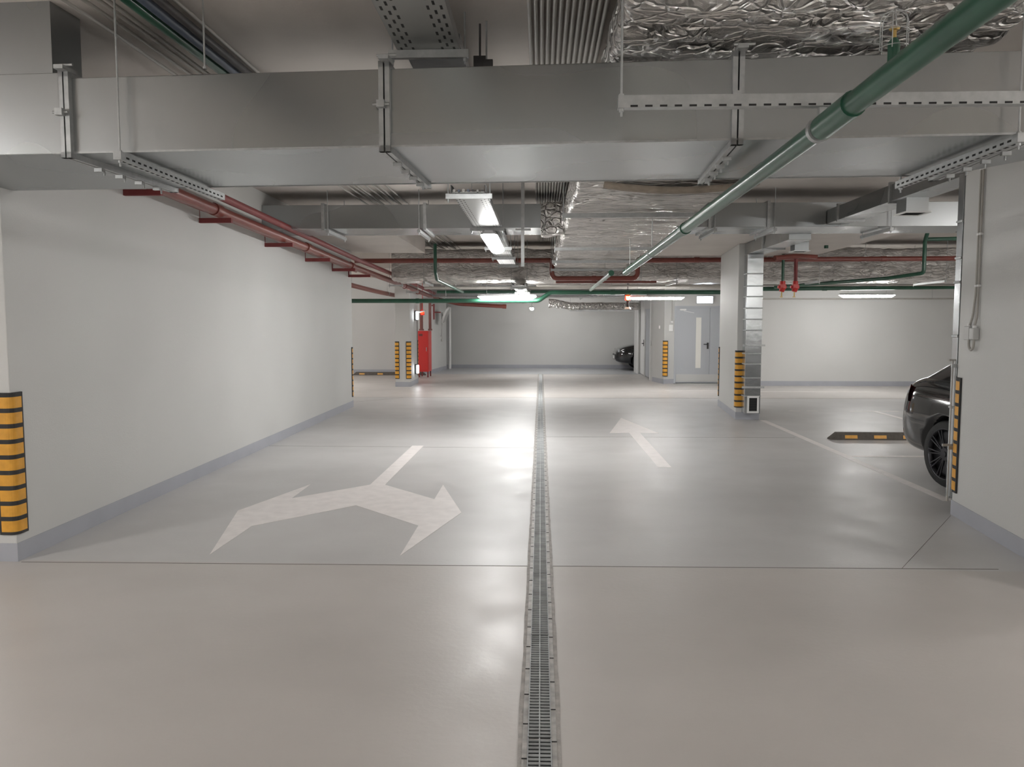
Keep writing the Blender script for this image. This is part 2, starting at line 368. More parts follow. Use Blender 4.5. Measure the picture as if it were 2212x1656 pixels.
# ------------------------------------------------------------------ floor markings
def marking(poly, label, name='floor_arrow', cat='floor marking', tri=None):
    mb = MB(); n = len(poly)
    fs = tri or [tuple(range(n))]
    vs = [(x,y,.0018) for x,y in poly] + [(x,y,0.0004) for x,y in poly]
    mb.add(vs, list(fs) + [(i+n if False else i, n+i, n+(i+1)%n, (i+1)%n) for i in range(n)])
    return tag(mb.build(name, 'marking'), label, cat)
big = [(-2.60,6.50),(-2.30,5.23),(-2.29,6.00),(-1.63,6.73),(-.97,6.06),(-.97,5.25),(-.67,6.50),(-.97,7.64),(-.97,7.0),(-1.55,7.62),(-1.54,10.13),(-1.69,10.13),(-1.70,7.62),(-2.29,6.99),(-2.30,7.62)]
marking(big, 'white two-headed turn arrow painted on the floor left of the drain', tri=[(0,1,2,13,14),(2,3,12,13),(3,9,10,11,12),(3,4,8,9),(4,5,6,7,8)])
marking([(1.32,8.68),(1.47,8.68),(1.47,11.46),(1.74,11.42),(1.38,13.30),(1.02,11.42),(1.31,11.46)], 'white straight arrow painted on the floor right of the drain', tri=[(0,1,2,6),(5,6,2,3,4)])
def line(x0,x1,y0,y1,label): return marking([(x0,y0),(x1,y0),(x1,y1),(x0,y1)], label, 'parking_line')
line(3.66,3.76,7.1,13.05,'long white line bounding the parking bays, running from near column to middle column')
line(3.76,6.1,9.46,9.56,'white line across the floor behind the black car, between two bays')
line(5.7,6.6,14.45,14.55,'short white line crossing the far end of a bay, beyond the wheel stop')
line(6.10,6.20,8.2,14.45,'white line parting two bays, running towards the black car')
line(5.2,8.0,18.6,18.7,'long thin white line on the floor in front of the right back wall')
line(3.0,4.6,18.85,18.95,'white line on the floor in front of the grey stair door')
line(4.60,4.80,14.46,14.53,'faded white dash on the floor, left one of two beyond the wheel stop')
line(4.92,5.12,14.46,14.53,'faded white dash on the floor, right one of two beyond the wheel stop')

# ------------------------------------------------------------------ wheel stops
def wheel_stop(loc, L, label, npatch, rz=0):
    t = thing('wheel_stop', label, 'wheel stop', loc, rz)
    w, h = .15, .10
    pr_ = [(-w/2,0),(w/2,0),(w/2*.75,h*.7),(w/2*.45,h),(-w/2*.45,h),(-w/2*.75,h*.7)]
    rings = []
    for x, k in ((-L/2,.25),(-L/2+.09,1),(L/2-.09,1),(L/2,.25)): rings.append([Vector((x, y*1.0, z*k)) for y, z in pr_])
    MB().loft(rings, smooth=False).build('rubber_body', 'wheelstop', t, local=True)
    for i in range(npatch):
        x = -L/2 + .28 + i*(L-.56)/(npatch-1)
        MB().add([(x-.085,-w/2*.95,.022),(x+.085,-w/2*.95,.022),(x+.085,-w/2*.80,h*.66),(x-.085,-w/2*.80,h*.66),
                  (x-.085,-w/2*.80,.022),(x+.085,-w/2*.80,.022),(x+.085,-w/2*.65,h*.66),(x-.085,-w/2*.65,h*.66)],
                 [(0,1,2,3),(4,7,6,5),(0,4,5,1),(1,5,6,2),(2,6,7,3),(3,7,4,0)]).build('yellow_patch', 'yellow', t, local=True)
    return t
wheel_stop((4.90,10.92,0), 1.75, 'dark rubber wheel stop with yellow patches on the floor left of the black car', 4)
wheel_stop((-4.75,24.3,0), 2.3, 'long black and yellow wheel stop beyond the left wall, in front of the back wall', 4)

# ------------------------------------------------------------------ drain channel
def drain():
    t = thing('drain_channel', 'long narrow steel drain channel with slotted grating running down the middle of the floor', 'drain', (0,2.0,0))
    y0, y1 = 1.6, 24.9
    for sx in (-1, 1):
        rnd = random.Random(3+sx); mb = MB(); n = 230; pin, pout, top = [], [], []
        for i in range(n+1):
            y = y0+(y1-y0)*i/n; e = .083 + rnd.uniform(-.0025,.0035)
            pin.append((sx*.063, y)); pout.append((sx*e, y))
        for i in range(n):
            q = [pin[i], pout[i], pout[i+1], pin[i+1]]
            if sx < 0: q = q[::-1]
            mb.add([(x,y,.0022) for x,y in q], [(0,1,2,3)])
        mb.build('mortar_edge', 'concrete_edge', t)
        fr = MB(); fr.box(min(sx*.047,sx*.066), max(sx*.047,sx*.066), y0, y1, 0, .004)
        k = 0; y = 2.5 + (.12 if sx > 0 else 0)
        while y < y1:
            fr.box(sx*.0565-.010, sx*.0565+.010, y, y+.006, .004, .0058, 1); y += .25
        fr.build('side_rail', ['rail', 'slot'], t)
    src = None
    for j in range(23):
        ya = 1.9 + j
        if src is None:
            mb = MB(); mb.box(-.046,.046, 0, .994, .0002, .0008, 1)
            nb = 38
            for i in range(nb):
                yy = (i+.5)*.994/nb
                mb.cyl((-.0455,yy,.0026),(.0455,yy,.0026), .0058, 8)
            mb.box(-.0025,.0025,0,.994,.001,.0092)
            for sx in (-1,1): mb.box(sx*.044-.002, sx*.044+.002, 0, .994, .001, .009)
            src = mb.build('grating', ['grate','slot'], t, local=True); src.location = (0, ya-2.0, 0)
        else:
            c = src.copy(); C.objects.link(c); c.parent = t; c.location = (0, ya-2.0, 0)
drain()

# ------------------------------------------------------------------ tube lamps
def lamp_at(x, y, z, rz, L, label, rods=True, m='lamp', wd=1.15):
    t = thing('tube_lamp', label, 'ceiling lamp', (x,y,z), rz, 'lit tube lamps')
    hb = MB(); hb.loft([[Vector((xx, yy*w*wd, zz)) for yy, zz in ((-.055,.0),(.055,.0),(.04,.045),(-.04,.045))] for xx, w in ((-L/2,.6),(-L/2+.06,1),(L/2-.06,1),(L/2,.6))], smooth=False)
    hb.build('housing', 'lamphouse', t, local=True)
    d = MB(); rings = []
    for xx, k in ((-L/2,.18),(-L/2+.07,1),(L/2-.07,1),(L/2,.18)):
        rings.append([Vector((xx, wd*.052*math.cos(a)*(.6+.4*k), -.002-.058*k*abs(math.sin(a))**.8)) for a in [PI+PI*i/8 for i in range(9)]])
    d.loft(rings); d.build('diffuser', m, t, local=True)
    if rods:
        for s in (-1, 1):
            r = MB(); r.cyl((s*L*.35, 0, .044), (s*L*.35, 0, CEIL-z), .004, 8); r.build('suspension_rod', 'galv_flat', t, local=True)
    return t
lamp_at(-.60, 9.95, 2.63, PI/2, 1.9, 'bright tube lamp hanging under the perforated cable tray, nearest along the aisle', False, 'lampm', 1.8)
lamp_at(-.60, 5.75, 2.80, PI/2, .9, 'unseen tube lamp added under the cable tray behind the big duct', True, 'fillw')  # unseen lamp put in to brighten the floor around the big duct
lamp_at(-.42, 16.9, 2.31, PI/2, 1.3, 'small bright tube lamp under the cable tray, second along the aisle', False)
lamp_at(-.28, 24.4, 2.10, PI/2, 1.1, 'tiny bright tube lamp at the far end of the aisle before the end wall', True, 'lampm')
lamp_at(.4, 26.3, 2.74, 0, 1.5, 'unseen crosswise tube lamp added behind the last ceiling beam to brighten end wall', True, 'fillw')  # added out of sight so the end wall is brighter
lamp_at(-.77, 17.88, 2.235, 0, 1.34, 'long tube lamp lying crosswise on the green pipe, left of the red beacon')
lamp_at(2.74, 18.6, 2.235, 0, 1.28, 'long tube lamp lying crosswise just right of the red beacon')
lamp_at(7.55, 18.4, 2.275, 0, 1.25, 'tube lamp glowing in front of the right back wall')
# unseen tube lamps added behind the camera and in side bays for brightness
for x, y, rz in ((-.6,-3.4,PI/2), (-6.0,1.2,PI/2), (6.2,.6,PI/2), (8.0,5.5,0), (8.5,11.2,0), (-7.4,19.5,0), (-7.4,8.5,0), (6.6,27.3,0)):
    lamp_at(x, y, 2.62 if y < 25 else 2.4, rz, 1.5, 'unseen tube lamp added to brighten a part of the garage out of view', True, 'fillb' if y < 6 or x < -7.45 or y == 19.5 else 'lamp')

# ------------------------------------------------------------------ big galvanised duct across the aisle
def hanger(x0, x1, y, z, label, slots=False, th=.042, axis='x', rx=None, name='duct_hanger'):
    """strut channel with two threaded rods up to the slab"""
    c = ((x0+x1)/2, y, z) if axis == 'x' else (y, (x0+x1)/2, z)
    t = thing(name, label, 'hanger', c, 0)
    mb = MB()
    if axis == 'x': mb.box(x0, x1, y-.021, y+.021, z, z+th)
    else: mb.box(y-.021, y+.021, x0, x1, z, z+th)
    if slots:
        k = x0+.05
        while k < x1-.05:
            if axis == 'x':
                mb.box(k, k+.03, y-.0222, y-.0205, z+.002, z+.010, 1)
            else:
                s = -1 if y > 0 else 1
                mb.box(y-.006, y+.006, k, k+.03, z-.0012, z+.0005, 1)
                mb.box(y+s*.021-.001, y+s*.021+.001, k, k+.03, z+.012, z+.022, 1)
            k += .06
    mb.build('channel', ['galv_flat','slot'], t)
    for r in (rx or (x0+.03, x1-.03)):
        b = MB()
        p = (r, y) if axis == 'x' else (y, r)
        rod(b, p[0], p[1], z-.03, CEIL, .005); b.cyl((p[0],p[1],z-.012),(p[0],p[1],z), .011, 6); b.cyl((p[0],p[1],z+th),(p[0],p[1],z+th+.01), .011, 6)
        b.build('threaded_rod', 'galv_flat', t)
    return t

def big_duct():
    rz = math.atan2(-.23, 4.55)
    t = thing('ventilation_duct', 'large galvanised rectangular air duct crossing the aisle just overhead', 'air duct', (0,3.97,2.5), rz)
    zt, D = .385, 1.04
    fl = [-2.49, -.79, .955, 2.34]
    # sections
    MB().box(fl[0]+.02, fl[1]-.02, 0, D, 0, zt).build('duct_section', 'galv', t, local=True, bevel=.004)
    MB().box(fl[1]+.02, fl[2]-.02, 0, D, 0, zt).build('duct_section', 'galv', t, local=True, bevel=.004)
    MB().box(fl[2]+.02, fl[3]-.02, 0, D, 0, zt).build('duct_section', 'galv', t, local=True, bevel=.004)
    MB().box(-4.9, fl[0]-.02, -.03, D-.03, -.01, zt+.02).build('duct_section', 'galv', t, local=True, bevel=.004)
    MB().prism([(fl[3]+.02,0),(4.6,0),(4.6,.30),(2.82,.30),(fl[3]+.10,1.0),(fl[3]+.02,D)], 0, zt).build('tapered_section', 'galv', t, local=True, bevel=.004)
    for x in fl:
        mb = MB()
        for s in (-1, 1):
            xx = x + s*.016; g = .03
            mb.box(xx-.012, xx+.012, -g, 0, -g, zt+g).box(xx-.012, xx+.012, D, D+g, -g, zt+g).box(xx-.012, xx+.012, -g, D+g, -g, 0).box(xx-.012, xx+.012, -g, D+g, zt, zt+g)
        for k in range(1, 5):
            mb.cbox((x+.0, .05+k*.2, -.040), (.045, .022, .02)); mb.cyl((x+.012, .05+k*.2+.03, -.03), (x+.012, .05+k*.2+.03, -.068), .006, 6)
        mb.cbox((x-.012, -.045, .20), (.04, .035, .035)); mb.cyl((x-.055,-.045,.20),(x+.03,-.045,.20), .006, 8)
        mb.cbox((x+.01, -.02, zt+.035), (.05, .12, .02)).cyl((x-.03,-.05,zt+.05),(x+.07,-.05,zt+.05), .007, 8)
        mb.build('flange', 'galv_flat', t, local=True)
    MB().box(-4.7, -2.60, .05, .30, zt+.02, .80).build('riser_stub', 'galv', t, local=True)
    # folded seam along both lower edges
    MB().box(-4.9, fl[3], -.006, .0, -.004, .006).box(-4.9, fl[3], D, D+.006, -.004, .006).build('folded_seam', 'galv_flat', t, local=True)
big_duct()
hanger(4.0, 5.32, -2.18, 2.445, 'slotted steel channel running lengthwise under the left part of the big duct', True, axis='y', rx=(4.03,))
hanger(3.75, 5.0, 2.22, 2.44, 'slotted steel channel running lengthwise under the right part of the big duct', True, axis='y', rx=(3.78,4.97))
hanger(.315, 2.45, 3.3, 2.485, 'long slotted channel crossing in front of the big duct and carrying the green pipe', True, th=.05, rx=(.33,2.38), name='pipe_hanger')

# ------------------------------------------------------------------ second cross duct, side duct with diffusers, vertical ducts
def rect_duct(name, label, x0, x1, y0, y1, z0, z1, joints, axis='x', hz=True, m='galv'):
    t = thing(name, label, 'air duct', ((x0+x1)/2, (y0+y1)/2, z0))
    a = (x0 if axis == 'x' else y0 if axis == 'y' else z0); b = (x1 if axis == 'x' else y1 if axis == 'y' else z1)
    cuts = [a] + list(joints) + [b]
    for i in range(len(cuts)-1):
        p, q = cuts[i] + (.008 if i else 0), cuts[i+1] - (.008 if i < len(cuts)-2 else 0)
        mb = MB()
        if axis == 'x': mb.box(p, q, y0, y1, z0, z1)
        elif axis == 'y': mb.box(x0, x1, p, q, z0, z1)
        else: mb.box(x0, x1, y0, y1, p, q)
        mb.build('duct_section', m, t, bevel=.003)
    for j in joints:
        mb = MB(); g = .022; w = .018
        if axis == 'x':
            mb.box(j-w, j+w, y0-g, y0, z0-g, z1+g).box(j-w, j+w, y1, y1+g, z0-g, z1+g).box(j-w, j+w, y0, y1, z0-g, z0).box(j-w, j+w, y0, y1, z1, z1+g)
        elif axis == 'y':
            mb.box(x0-g, x0, j-w, j+w, z0-g, z1+g).box(x1, x1+g, j-w, j+w, z0-g, z1+g).box(x0, x1, j-w, j+w, z0-g, z0).box(x0, x1, j-w, j+w, z1, z1+g)
        else:
            mb.box(x0-.006, x1+.006, y0-.006, y1+.006, j-.008, j+.008)
        mb.build('flange', 'galv_flat', t)
    return t
d2 = rect_duct('ventilation_duct', 'galvanised cross duct further back, spanning the garage behind the lengthwise foil duct', -3.58, 8.0, 10.0, 10.78, 2.82, 3.12, (-2.79,-1.48,.35,2.12,2.85,5.9))
for x in (-2.72,-1.55,2.18,2.92,4.35,6.0):
    hanger(9.93, 10.85, x, 2.76, 'steel channel under the second cross duct, %s' % {-2.72:'leftmost, near the left wall', -1.55:'between the left wall and the cable tray', 2.18:'just right of the sloping green pipe', 2.92:'left of the middle right column', 4.35:'right of the middle right column', 6.0:'far right beyond the side duct'}[x], axis='y', th=.038)
d3 = rect_duct('side_duct', 'narrow galvanised duct running lengthwise above the parking bays with square air grilles', 3.57, 3.86, 6.82, 9.98, 2.85, 3.02, (8.2,9.6), 'y')
def grille(x, y, z, parent, s=.26):
    b = MB(); b.box(x-s*.42, x+s*.42, y-s*.42, y+s*.42, z+.012, z+.15); g = b.build('grille_box', 'galv', parent)
    f = MB()
    f.box(x-s/2, x+s/2, y-s/2, y-s/2+.028, z, z+.012).box(x-s/2, x+s/2, y+s/2-.028, y+s/2, z, z+.012)
    f.box(x-s/2, x-s/2+.028, y-s/2+.028, y+s/2-.028, z, z+.012).box(x+s/2-.028, x+s/2, y-s/2+.028, y+s/2-.028, z, z+.012)
    for i in range(9):
        yy = y-s/2+.04+i*(s-.08)/8; f.box(x-s/2+.028, x+s/2-.028, yy-.003, yy+.003, z+.004, z+.010, 1)
    f.build('air_grille', ['white','slot'], g)
grille(3.72, 8.05, 2.70, d3)
d3b = rect_duct('side_duct', 'short galvanised duct joining the cross duct to the vertical duct on the middle column', 3.36, 3.66, 10.80, 13.08, 2.74, 2.92, (12.0,), 'y')
grille(3.80, 11.7, 2.66, d3b, .24); MB().box(3.66,3.72,11.62,11.78,2.78,2.88).build('branch_box', 'galv', d3b)
def vert_duct(x0, x1, y0, y1, zt, label, js, grill=False):
    t = rect_duct('vertical_duct', label, x0, x1, y0, y1, .13, zt, js, 'z', m='galv_shiny')
    if grill:
        mb = MB(); cx = (x0+x1)/2+.01; w, zb, z2 = .095, .13+.0, .42; y = y0
        mb.box(cx-w, cx+w, y-.016, y-.001, zb+.01, zb+.04).box(cx-w, cx+w, y-.016, y-.001, z2-.03, z2).box(cx-w, cx-w+.03, y-.016, y-.001, zb+.04, z2-.03).box(cx+w-.03, cx+w, y-.016, y-.001, zb+.04, z2-.03)
        mb.box(cx-w+.03, cx+w-.03, y-.006, y-.001, zb+.04, z2-.03, 1)
        for i in range(8): zz = zb+.05+i*.028; mb.box(cx-w+.03, cx+w-.03, y-.012, y-.006, zz, zz+.004, 2)
        mb.build('air_grille', ['white','slot','trimgrey'], t)
    for z in (.55, 1.24):
        if z < zt: MB().box(x0-.05, x1+.05, y0-.03, y0-.008, z, z+.03).build('fixing_strap', 'galv_flat', t)
    return t
vert_duct(3.36, 3.62, 12.90, 13.09, 2.735, 'shiny vertical duct with a white grille at its foot on the middle right column', (.42,.72,.95,1.12,1.5,1.68,1.86,2.05,2.22,2.42), True)
vert_duct(3.476, 3.76, 6.63, 6.715, 2.84, 'shiny vertical duct on the back of the nearest right column, above the black car', (.9,1.5,1.95,2.15,2.45))
# connection of the near vertical duct up to the side duct is made by its own top flange

# ------------------------------------------------------------------ foil wrapped ducts
def crumple(mb_pts, seed, amp):
    pass
from mathutils import noise as mn
def foil_duct(path, w, h, name, label, amp=.02, step=.07, axis='y', m='foil', rr=.06, sc=3.0, aniso=(1,1,1), split=None):
    """path: list of (along, centre across, z bottom, width, height); rounded-rectangle loft, crumpled"""
    def interp(s):
        for i in range(len(path)-1):
            if path[i][0] <= s <= path[i+1][0]:
                k = (s-path[i][0])/(path[i+1][0]-path[i][0]); k = k*k*(3-2*k)
                return [path[i][j]*(1-k)+path[i+1][j]*k for j in range(1,5)]
        return path[-1][1:]
    s0, s1 = path[0][0], path[-1][0]; n = max(2, int((s1-s0)/step)); rings = []
    def section(W_, H_):
        pts = []; st = .06
        def seg(a, b):
            L = max(1, int(math.dist(a,b)/st)); return [(a[0]+(b[0]-a[0])*i/L, a[1]+(b[1]-a[1])*i/L) for i in range(L)]
        r = rr; X, Z = W_/2, H_
        pts += seg((-X+r,0),(X-r,0))
        for i in range(4): a = -PI/2+i*PI/8; pts.append((X-r+r*math.cos(a), r+r*math.sin(a)))
        pts += seg((X,r),(X,Z-r))
        for i in range(4): a = i*PI/8; pts.append((X-r+r*math.cos(a), Z-r+r*math.sin(a)))
        pts += seg((X-r,Z),(-X+r,Z))
        for i in range(4): a = PI/2+i*PI/8; pts.append((-X+r+r*math.cos(a), Z-r+r*math.sin(a)))
        pts += seg((-X,Z-r),(-X,r))
        for i in range(4): a = PI+i*PI/8; pts.append((-X+r+r*math.cos(a), r+r*math.sin(a)))
        return pts
    base = section(path[0][3], path[0][4])
    for i in range(n+1):
        s = s0+(s1-s0)*i/n; c, zb, W_, H_ = interp(s); ring = []
        for (x, z) in base:
            x2 = x*W_/path[0][3]; z2 = z*H_/path[0][4]
            P = Vector((c+x2, s, zb+z2)) if axis == 'y' else Vector((s, c+x2, zb+z2))
            q = Vector((P.x*aniso[0], P.y*aniso[1], P.z*aniso[2]))*sc
            d = Vector((mn.noise(q), mn.noise(q+Vector((9,3,1))), mn.noise(q+Vector((2,7,5)))))*amp
            d += Vector((0,0,abs(mn.noise(q*2.7+Vector((4,4,4))))))*amp*.8
            if axis == 'y': d.y *= .3
            else: d.x *= .3
            ring.append(P+d)
        rings.append(ring)
    t = thing(name, label, 'insulated duct', ((path[0][1], s0, path[0][2]) if axis == 'y' else (s0, path[0][1], path[0][2])))
    if split:
        k = int((split-s0)/(s1-s0)*n)
        MB().loft(rings[:k+1]).build('foil_wrap', 'foil', t); MB().loft(rings[k:]).build('foil_wrap', m, t)
    else: MB().loft(rings).build('foil_wrap', m, t)
    return t
fd = foil_duct([(1.2,1.33,3.0,1.92,.24),(6.2,1.33,3.0,1.92,.24),(7.55,.92,2.70,1.28,.30),(12.5,.94,2.70,1.36,.30),(15.95,.94,2.69,1.36,.30)], 1, 1,
    'foil_wrapped_duct', 'foil wrapped insulated duct running lengthwise above the sloping green pipe', .035, .05, 'y', 'foil_y', .05, 2.2, (.5,3.2,1.5), 6.4)
MB().loft([[Vector((x, 6.99+dy, z+dz-.055)) for dy, dz in ((-.10,.035),(-.04,-.004),(.04,-.004),(.10,.035),(.05,.03),(-.05,.03))] for x, z in ((.55,2.86),(.72,2.835),(.95,2.815),(1.17,2.805),(1.4,2.81),(1.65,2.83),(1.9,2.87))]).build('insulation_edge', 'insul', fd)
MB().cbox((1.17,7.52,2.80),(.07,.012,.14)).build('tape_strip', 'tape', fd)
foil_duct([(-3.08,16.68,2.50,1.2,.64),(9.5,16.68,2.48,1.2,.64)], 1, 1, 'foil_wrapped_duct', 'large crumpled foil duct crossing the garage behind the red cross pipe', .035, .06, 'x', 'foil_x', .09, 4.5, (.5,1,1.6))
foil_duct([(.25,24.6,2.12,.26,.27),(1.1,24.6,2.05,.24,.22),(3.1,24.6,2.05,.24,.22)], 1, 1, 'foil_wrapped_duct', 'slim foil wrapped duct before the far end wall, below the red beacon', .02, .05, 'x', 'foil', .10, 6)
foil_duct([(-2.6,20.2,2.62,.9,.34),(4.7,20.2,2.62,.9,.34)], 1, 1, 'foil_wrapped_duct', 'foil wrapped duct crossing far back between the column with red cabinet and stair door', .05, .1, 'x', 'foil_x', .08, 3.0)
for y, z, a, b, wd in ((7.78,2.655,.24,1.62,'nearest, with a foil wrapped end'), (11.2,2.655,.22,1.66,'second from the camera'), (13.4,2.65,.22,1.66,'third from the camera'), (15.4,2.65,.22,1.66,'farthest, by the red cross pipe')):
    hanger(a-.03, b+.04, y, z-.01, 'steel channel under the lengthwise foil duct, %s' % wd, rx=(a-.02,b+.03))
for x, wd in ((-2.4,'left of the cable tray'), (2.75,'left of the middle column'), (5.6,'right of the middle column'), (8.1,'at the far right')):
    hanger(16.0, 17.3, x, 2.435, 'steel channel under the big cross foil duct, %s' % wd, axis='y', rx=(15.98,17.34))
hanger(19.7, 20.7, -1.5, 2.57, 'steel channel under the farther cross foil duct, left side', axis='y')
hanger(19.7, 20.7, 2.2, 2.57, 'steel channel under the farther cross foil duct, right side', axis='y')
hanger(.9, 2.9, 24.6, 2.005, 'steel channel under the slim far foil duct', rx=(.93,2.87))
rect_duct('ventilation_duct', 'plain galvanised duct far back, crossing before the end wall', -3.3, 3.1, 23.0, 23.8, 2.42, 2.95, (-1.6,.2,1.9))
for x in (-2.4, 1.2): hanger(22.92, 23.88, x, 2.36, 'steel channel under the farthest cross duct, %s side' % ('left' if x < 0 else 'right'), axis='y')

foil_duct([(.0,9.62,2.68,.50,.36),(.27,9.62,2.68,.50,.36)], 1, 1, 'foil_wrapped_duct', 'short foil wrapped stub on the left side of the lengthwise foil duct', .04, .05, 'x', 'foil', .06, 5)
t = thing('hanging_strut', 'dark vertical strut hanging between the cable tray and the lengthwise foil duct', 'strut', (-.21,9.3,2.2))
MB().box(-.235,-.195,9.28,9.32,2.28,CEIL).build('post', 'galv_flat', t); MB().box(-.30,-.12,9.27,9.33,2.70,2.725).build('cross_piece', 'galv_flat', t)
# ------------------------------------------------------------------ perforated cable tray
def tray(x, y0, y1, z, w, h, label, brs, cables=6, m='tray'):
    t = thing('cable_tray', label, 'cable tray', (x, (y0+y1)/2, z))
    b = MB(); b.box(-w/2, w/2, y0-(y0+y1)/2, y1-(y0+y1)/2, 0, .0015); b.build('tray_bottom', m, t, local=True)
    for s in (-1, 1):
        q = MB(); xx = x+s*w/2
        q.box(xx-.001, xx+.001, y0, y1, z, z+h).box(min(xx,xx-s*.012), max(xx,xx-s*.012), y0, y1, z+h-.0015, z+h)
        q.build('side_rail', 'galv_flat', t)
    for y in brs:
        k = MB(); k.box(x-w/2-.05, x+w/2+.05, y-.02, y+.02, z-.042, z-.002).box(x-w/2-.05, x+w/2+.05, y-.024, y-.02, z-.046, z-.040)
        k.build('bracket', 'galv_flat', t)
        for s in (-1, 1):
            r = MB(); rod(r, x+s*(w/2+.03), y, z-.075, CEIL, .005); r.cyl((x+s*(w/2+.03),y,z-.062),(x+s*(w/2+.03),y,z-.042), .012, 6); r.build('threaded_rod', 'galv_flat', t)
    for i in range(cables):
        xx = x - w/2+.03+(w-.06)*i/max(1,cables-1); r = .009+.006*random.random()
        c = MB(); c.pipe([(xx, y0, z+.002+r), (xx+random.uniform(-.01,.01), (y0+y1)/2, z+.003+r), (xx, y1, z+.002+r)], r, 8)
        c.build('cable', random.choice(['cable','conduit','bluecable']), t)
    return t
tray(-.62, -5.5, 4.42, 3.10, .34, .06, 'perforated cable tray in front of and above the big duct', (-4,-2,0,2.2,4.38))
tray(-.62, 4.47, 6.55, 3.16, .33, .06, 'section of cable tray above the big duct, shade painted in dark cable colour', (5.6,), 9, 'cable')  # tray's shade is put into the dark cable colour
tray(-.62, 6.7, 15.2, 2.72, .30, .06, 'perforated cable tray running away down the aisle with a lamp beneath', (6.78,9.1,11.4,13.1,14.9), 7)
tray(-.44, 15.3, 27.0, 2.36, .26, .05, 'lower far stretch of the perforated cable tray towards the end wall', (15.9,18.6,21.0,22.9,24.0,26.5), 4)
tg = MB(); tg.cyl((-.35,4.55,3.08),(-.35,4.55,CEIL),.006,8); tg.cbox((-.35,4.55,3.08),(.07,.06,.07)).cbox((-.30,4.52,3.07),(.05,.03,.04))
tag(tg.build('rod_clamp', 'cable'), 'dark clamp on a threaded rod right of the near cable tray', 'clamp')
for x, y, zb, lb in ((-.31,4.51,2.93,'short threaded rod above the big duct, right of the cable tray'), (-1.76,4.12,2.93,'thin threaded rod above the big duct at the end of the left conduits'),
                 (5.06,8.6,2.95,'thin hanging rod right of the side duct, near the ceiling')):
    r = MB(); rod(r, x, y, zb, CEIL, .005); r.cyl((x,y,zb),(x,y,zb+.012), .010, 6); tag(r.build('threaded_rod', 'galv_flat'), lb, 'rod')

# ------------------------------------------------------------------ conduits on the ceiling (two bundles)
for i in range(8):
    x = -2.42 + i*.075 + (.02 if i > 4 else 0)
    mb = MB(); r = .011; z = CEIL-.025-(.02 if i % 3 == 0 else 0)
    mb.pipe([(x-.10,-1,z),(x-.02,4.5,z),(x+.0,9.6,z),(x+.10,20.5,z)], r, 8)
    tag(mb.build('electrical_conduit', 'conduit'), 'grey conduit fixed to the ceiling in the bundle over the left lane', 'conduit', 'conduits over the left lane')
for i, (mm, nm, lb) in enumerate((('green','ceiling_pipe','green pipe strapped beside the left ceiling conduits'), ('bluecable','ceiling_cable','thick blue-grey cable beside the left ceiling conduits'), ('cable','ceiling_cable','thick dark cable on the right edge of the left ceiling bundle'))):
    x = -2.10+i*.075; mb = MB(); mb.pipe([(x+.02,-1,3.2),(x+.06,4.1,3.2),(x+.10,6.5,3.2)], .030-.004*i, 10)
    tag(mb.build(nm, mm), lb, 'pipe' if i == 0 else 'cable')
hanger(-2.20,-1.78,3.2, 3.125,'small channel carrying the thick cables and green pipe on the left ceiling', th=.03)
hanger(-2.12,-1.74,5.6, 3.125,'small channel carrying the left ceiling cables beyond the big duct', th=.03)
for i in range(13):
    x = -.07+i*.034; mb = MB(); mb.pipe([(x-.0,-1,CEIL-.018),(x+.01,9.8,CEIL-.018),(x+.02,15.9,CEIL-.018)], .0125, 8)
    tag(mb.build('electrical_conduit', 'conduit'), 'grey conduit on the ceiling in the dense bundle left of the foil duct', 'conduit', 'conduits left of the foil duct')

# ------------------------------------------------------------------ pipes
def pipe_thing(name, pts, r, m, label, couplings=(), bend=None, straps=(), cat='pipe'):
    t = thing(name, label, cat, pts[0])
    MB().pipe(pts, r, 18, bend).build('pipe_run', m, t)
    for (a, b) in couplings: MB().cyl(a, b, r*1.17, 18).build('coupling', m, t)
    for (x,y,z) in straps:
        q = MB(); rod(q, x, y, z+r, CEIL, .004); q.cyl((x-.0,y-.012,z),(x,y+.012,z), r*1.12, 16); q.build('strap', 'galv_flat', t)
    return t
g = pipe_thing('drain_pipe', [(1.12,-1.0,2.47),(1.15,2.1,2.43),(1.15,3.42,2.40),(1.15,6.0,2.365),(1.15,10.7,2.30)], .042, 'green',
    'long sloping green drain pipe running overhead from the top right corner into the distance', [((1.15,2.98,2.411),(1.15,3.30,2.403)),((1.15,6.3,2.361),(1.15,6.42,2.359))], 2.5,
    [(1.15,8.2,2.335),(1.15,10.2,2.307)])
MB().cyl((1.15,3.315,2.402),(1.15,3.345,2.402), .054, 20).cbox((1.15,3.31,2.462),(.03,.03,.05)).build('clamp', 'galv_flat', g)
pp = pipe_thing('drain_pipe', [(1.13,12.7,2.42),(1.15,19.5,2.38)], .036, 'greenl', 'pale pipe with a green end cap hanging beyond the long sloping drain pipe', [], None, [(1.14,14,2.41),(1.14,18,2.39)])
MB().cyl((1.13,12.63,2.42),(1.13,12.70,2.42), .046, 16).build('pipe_cap', 'green', pp)


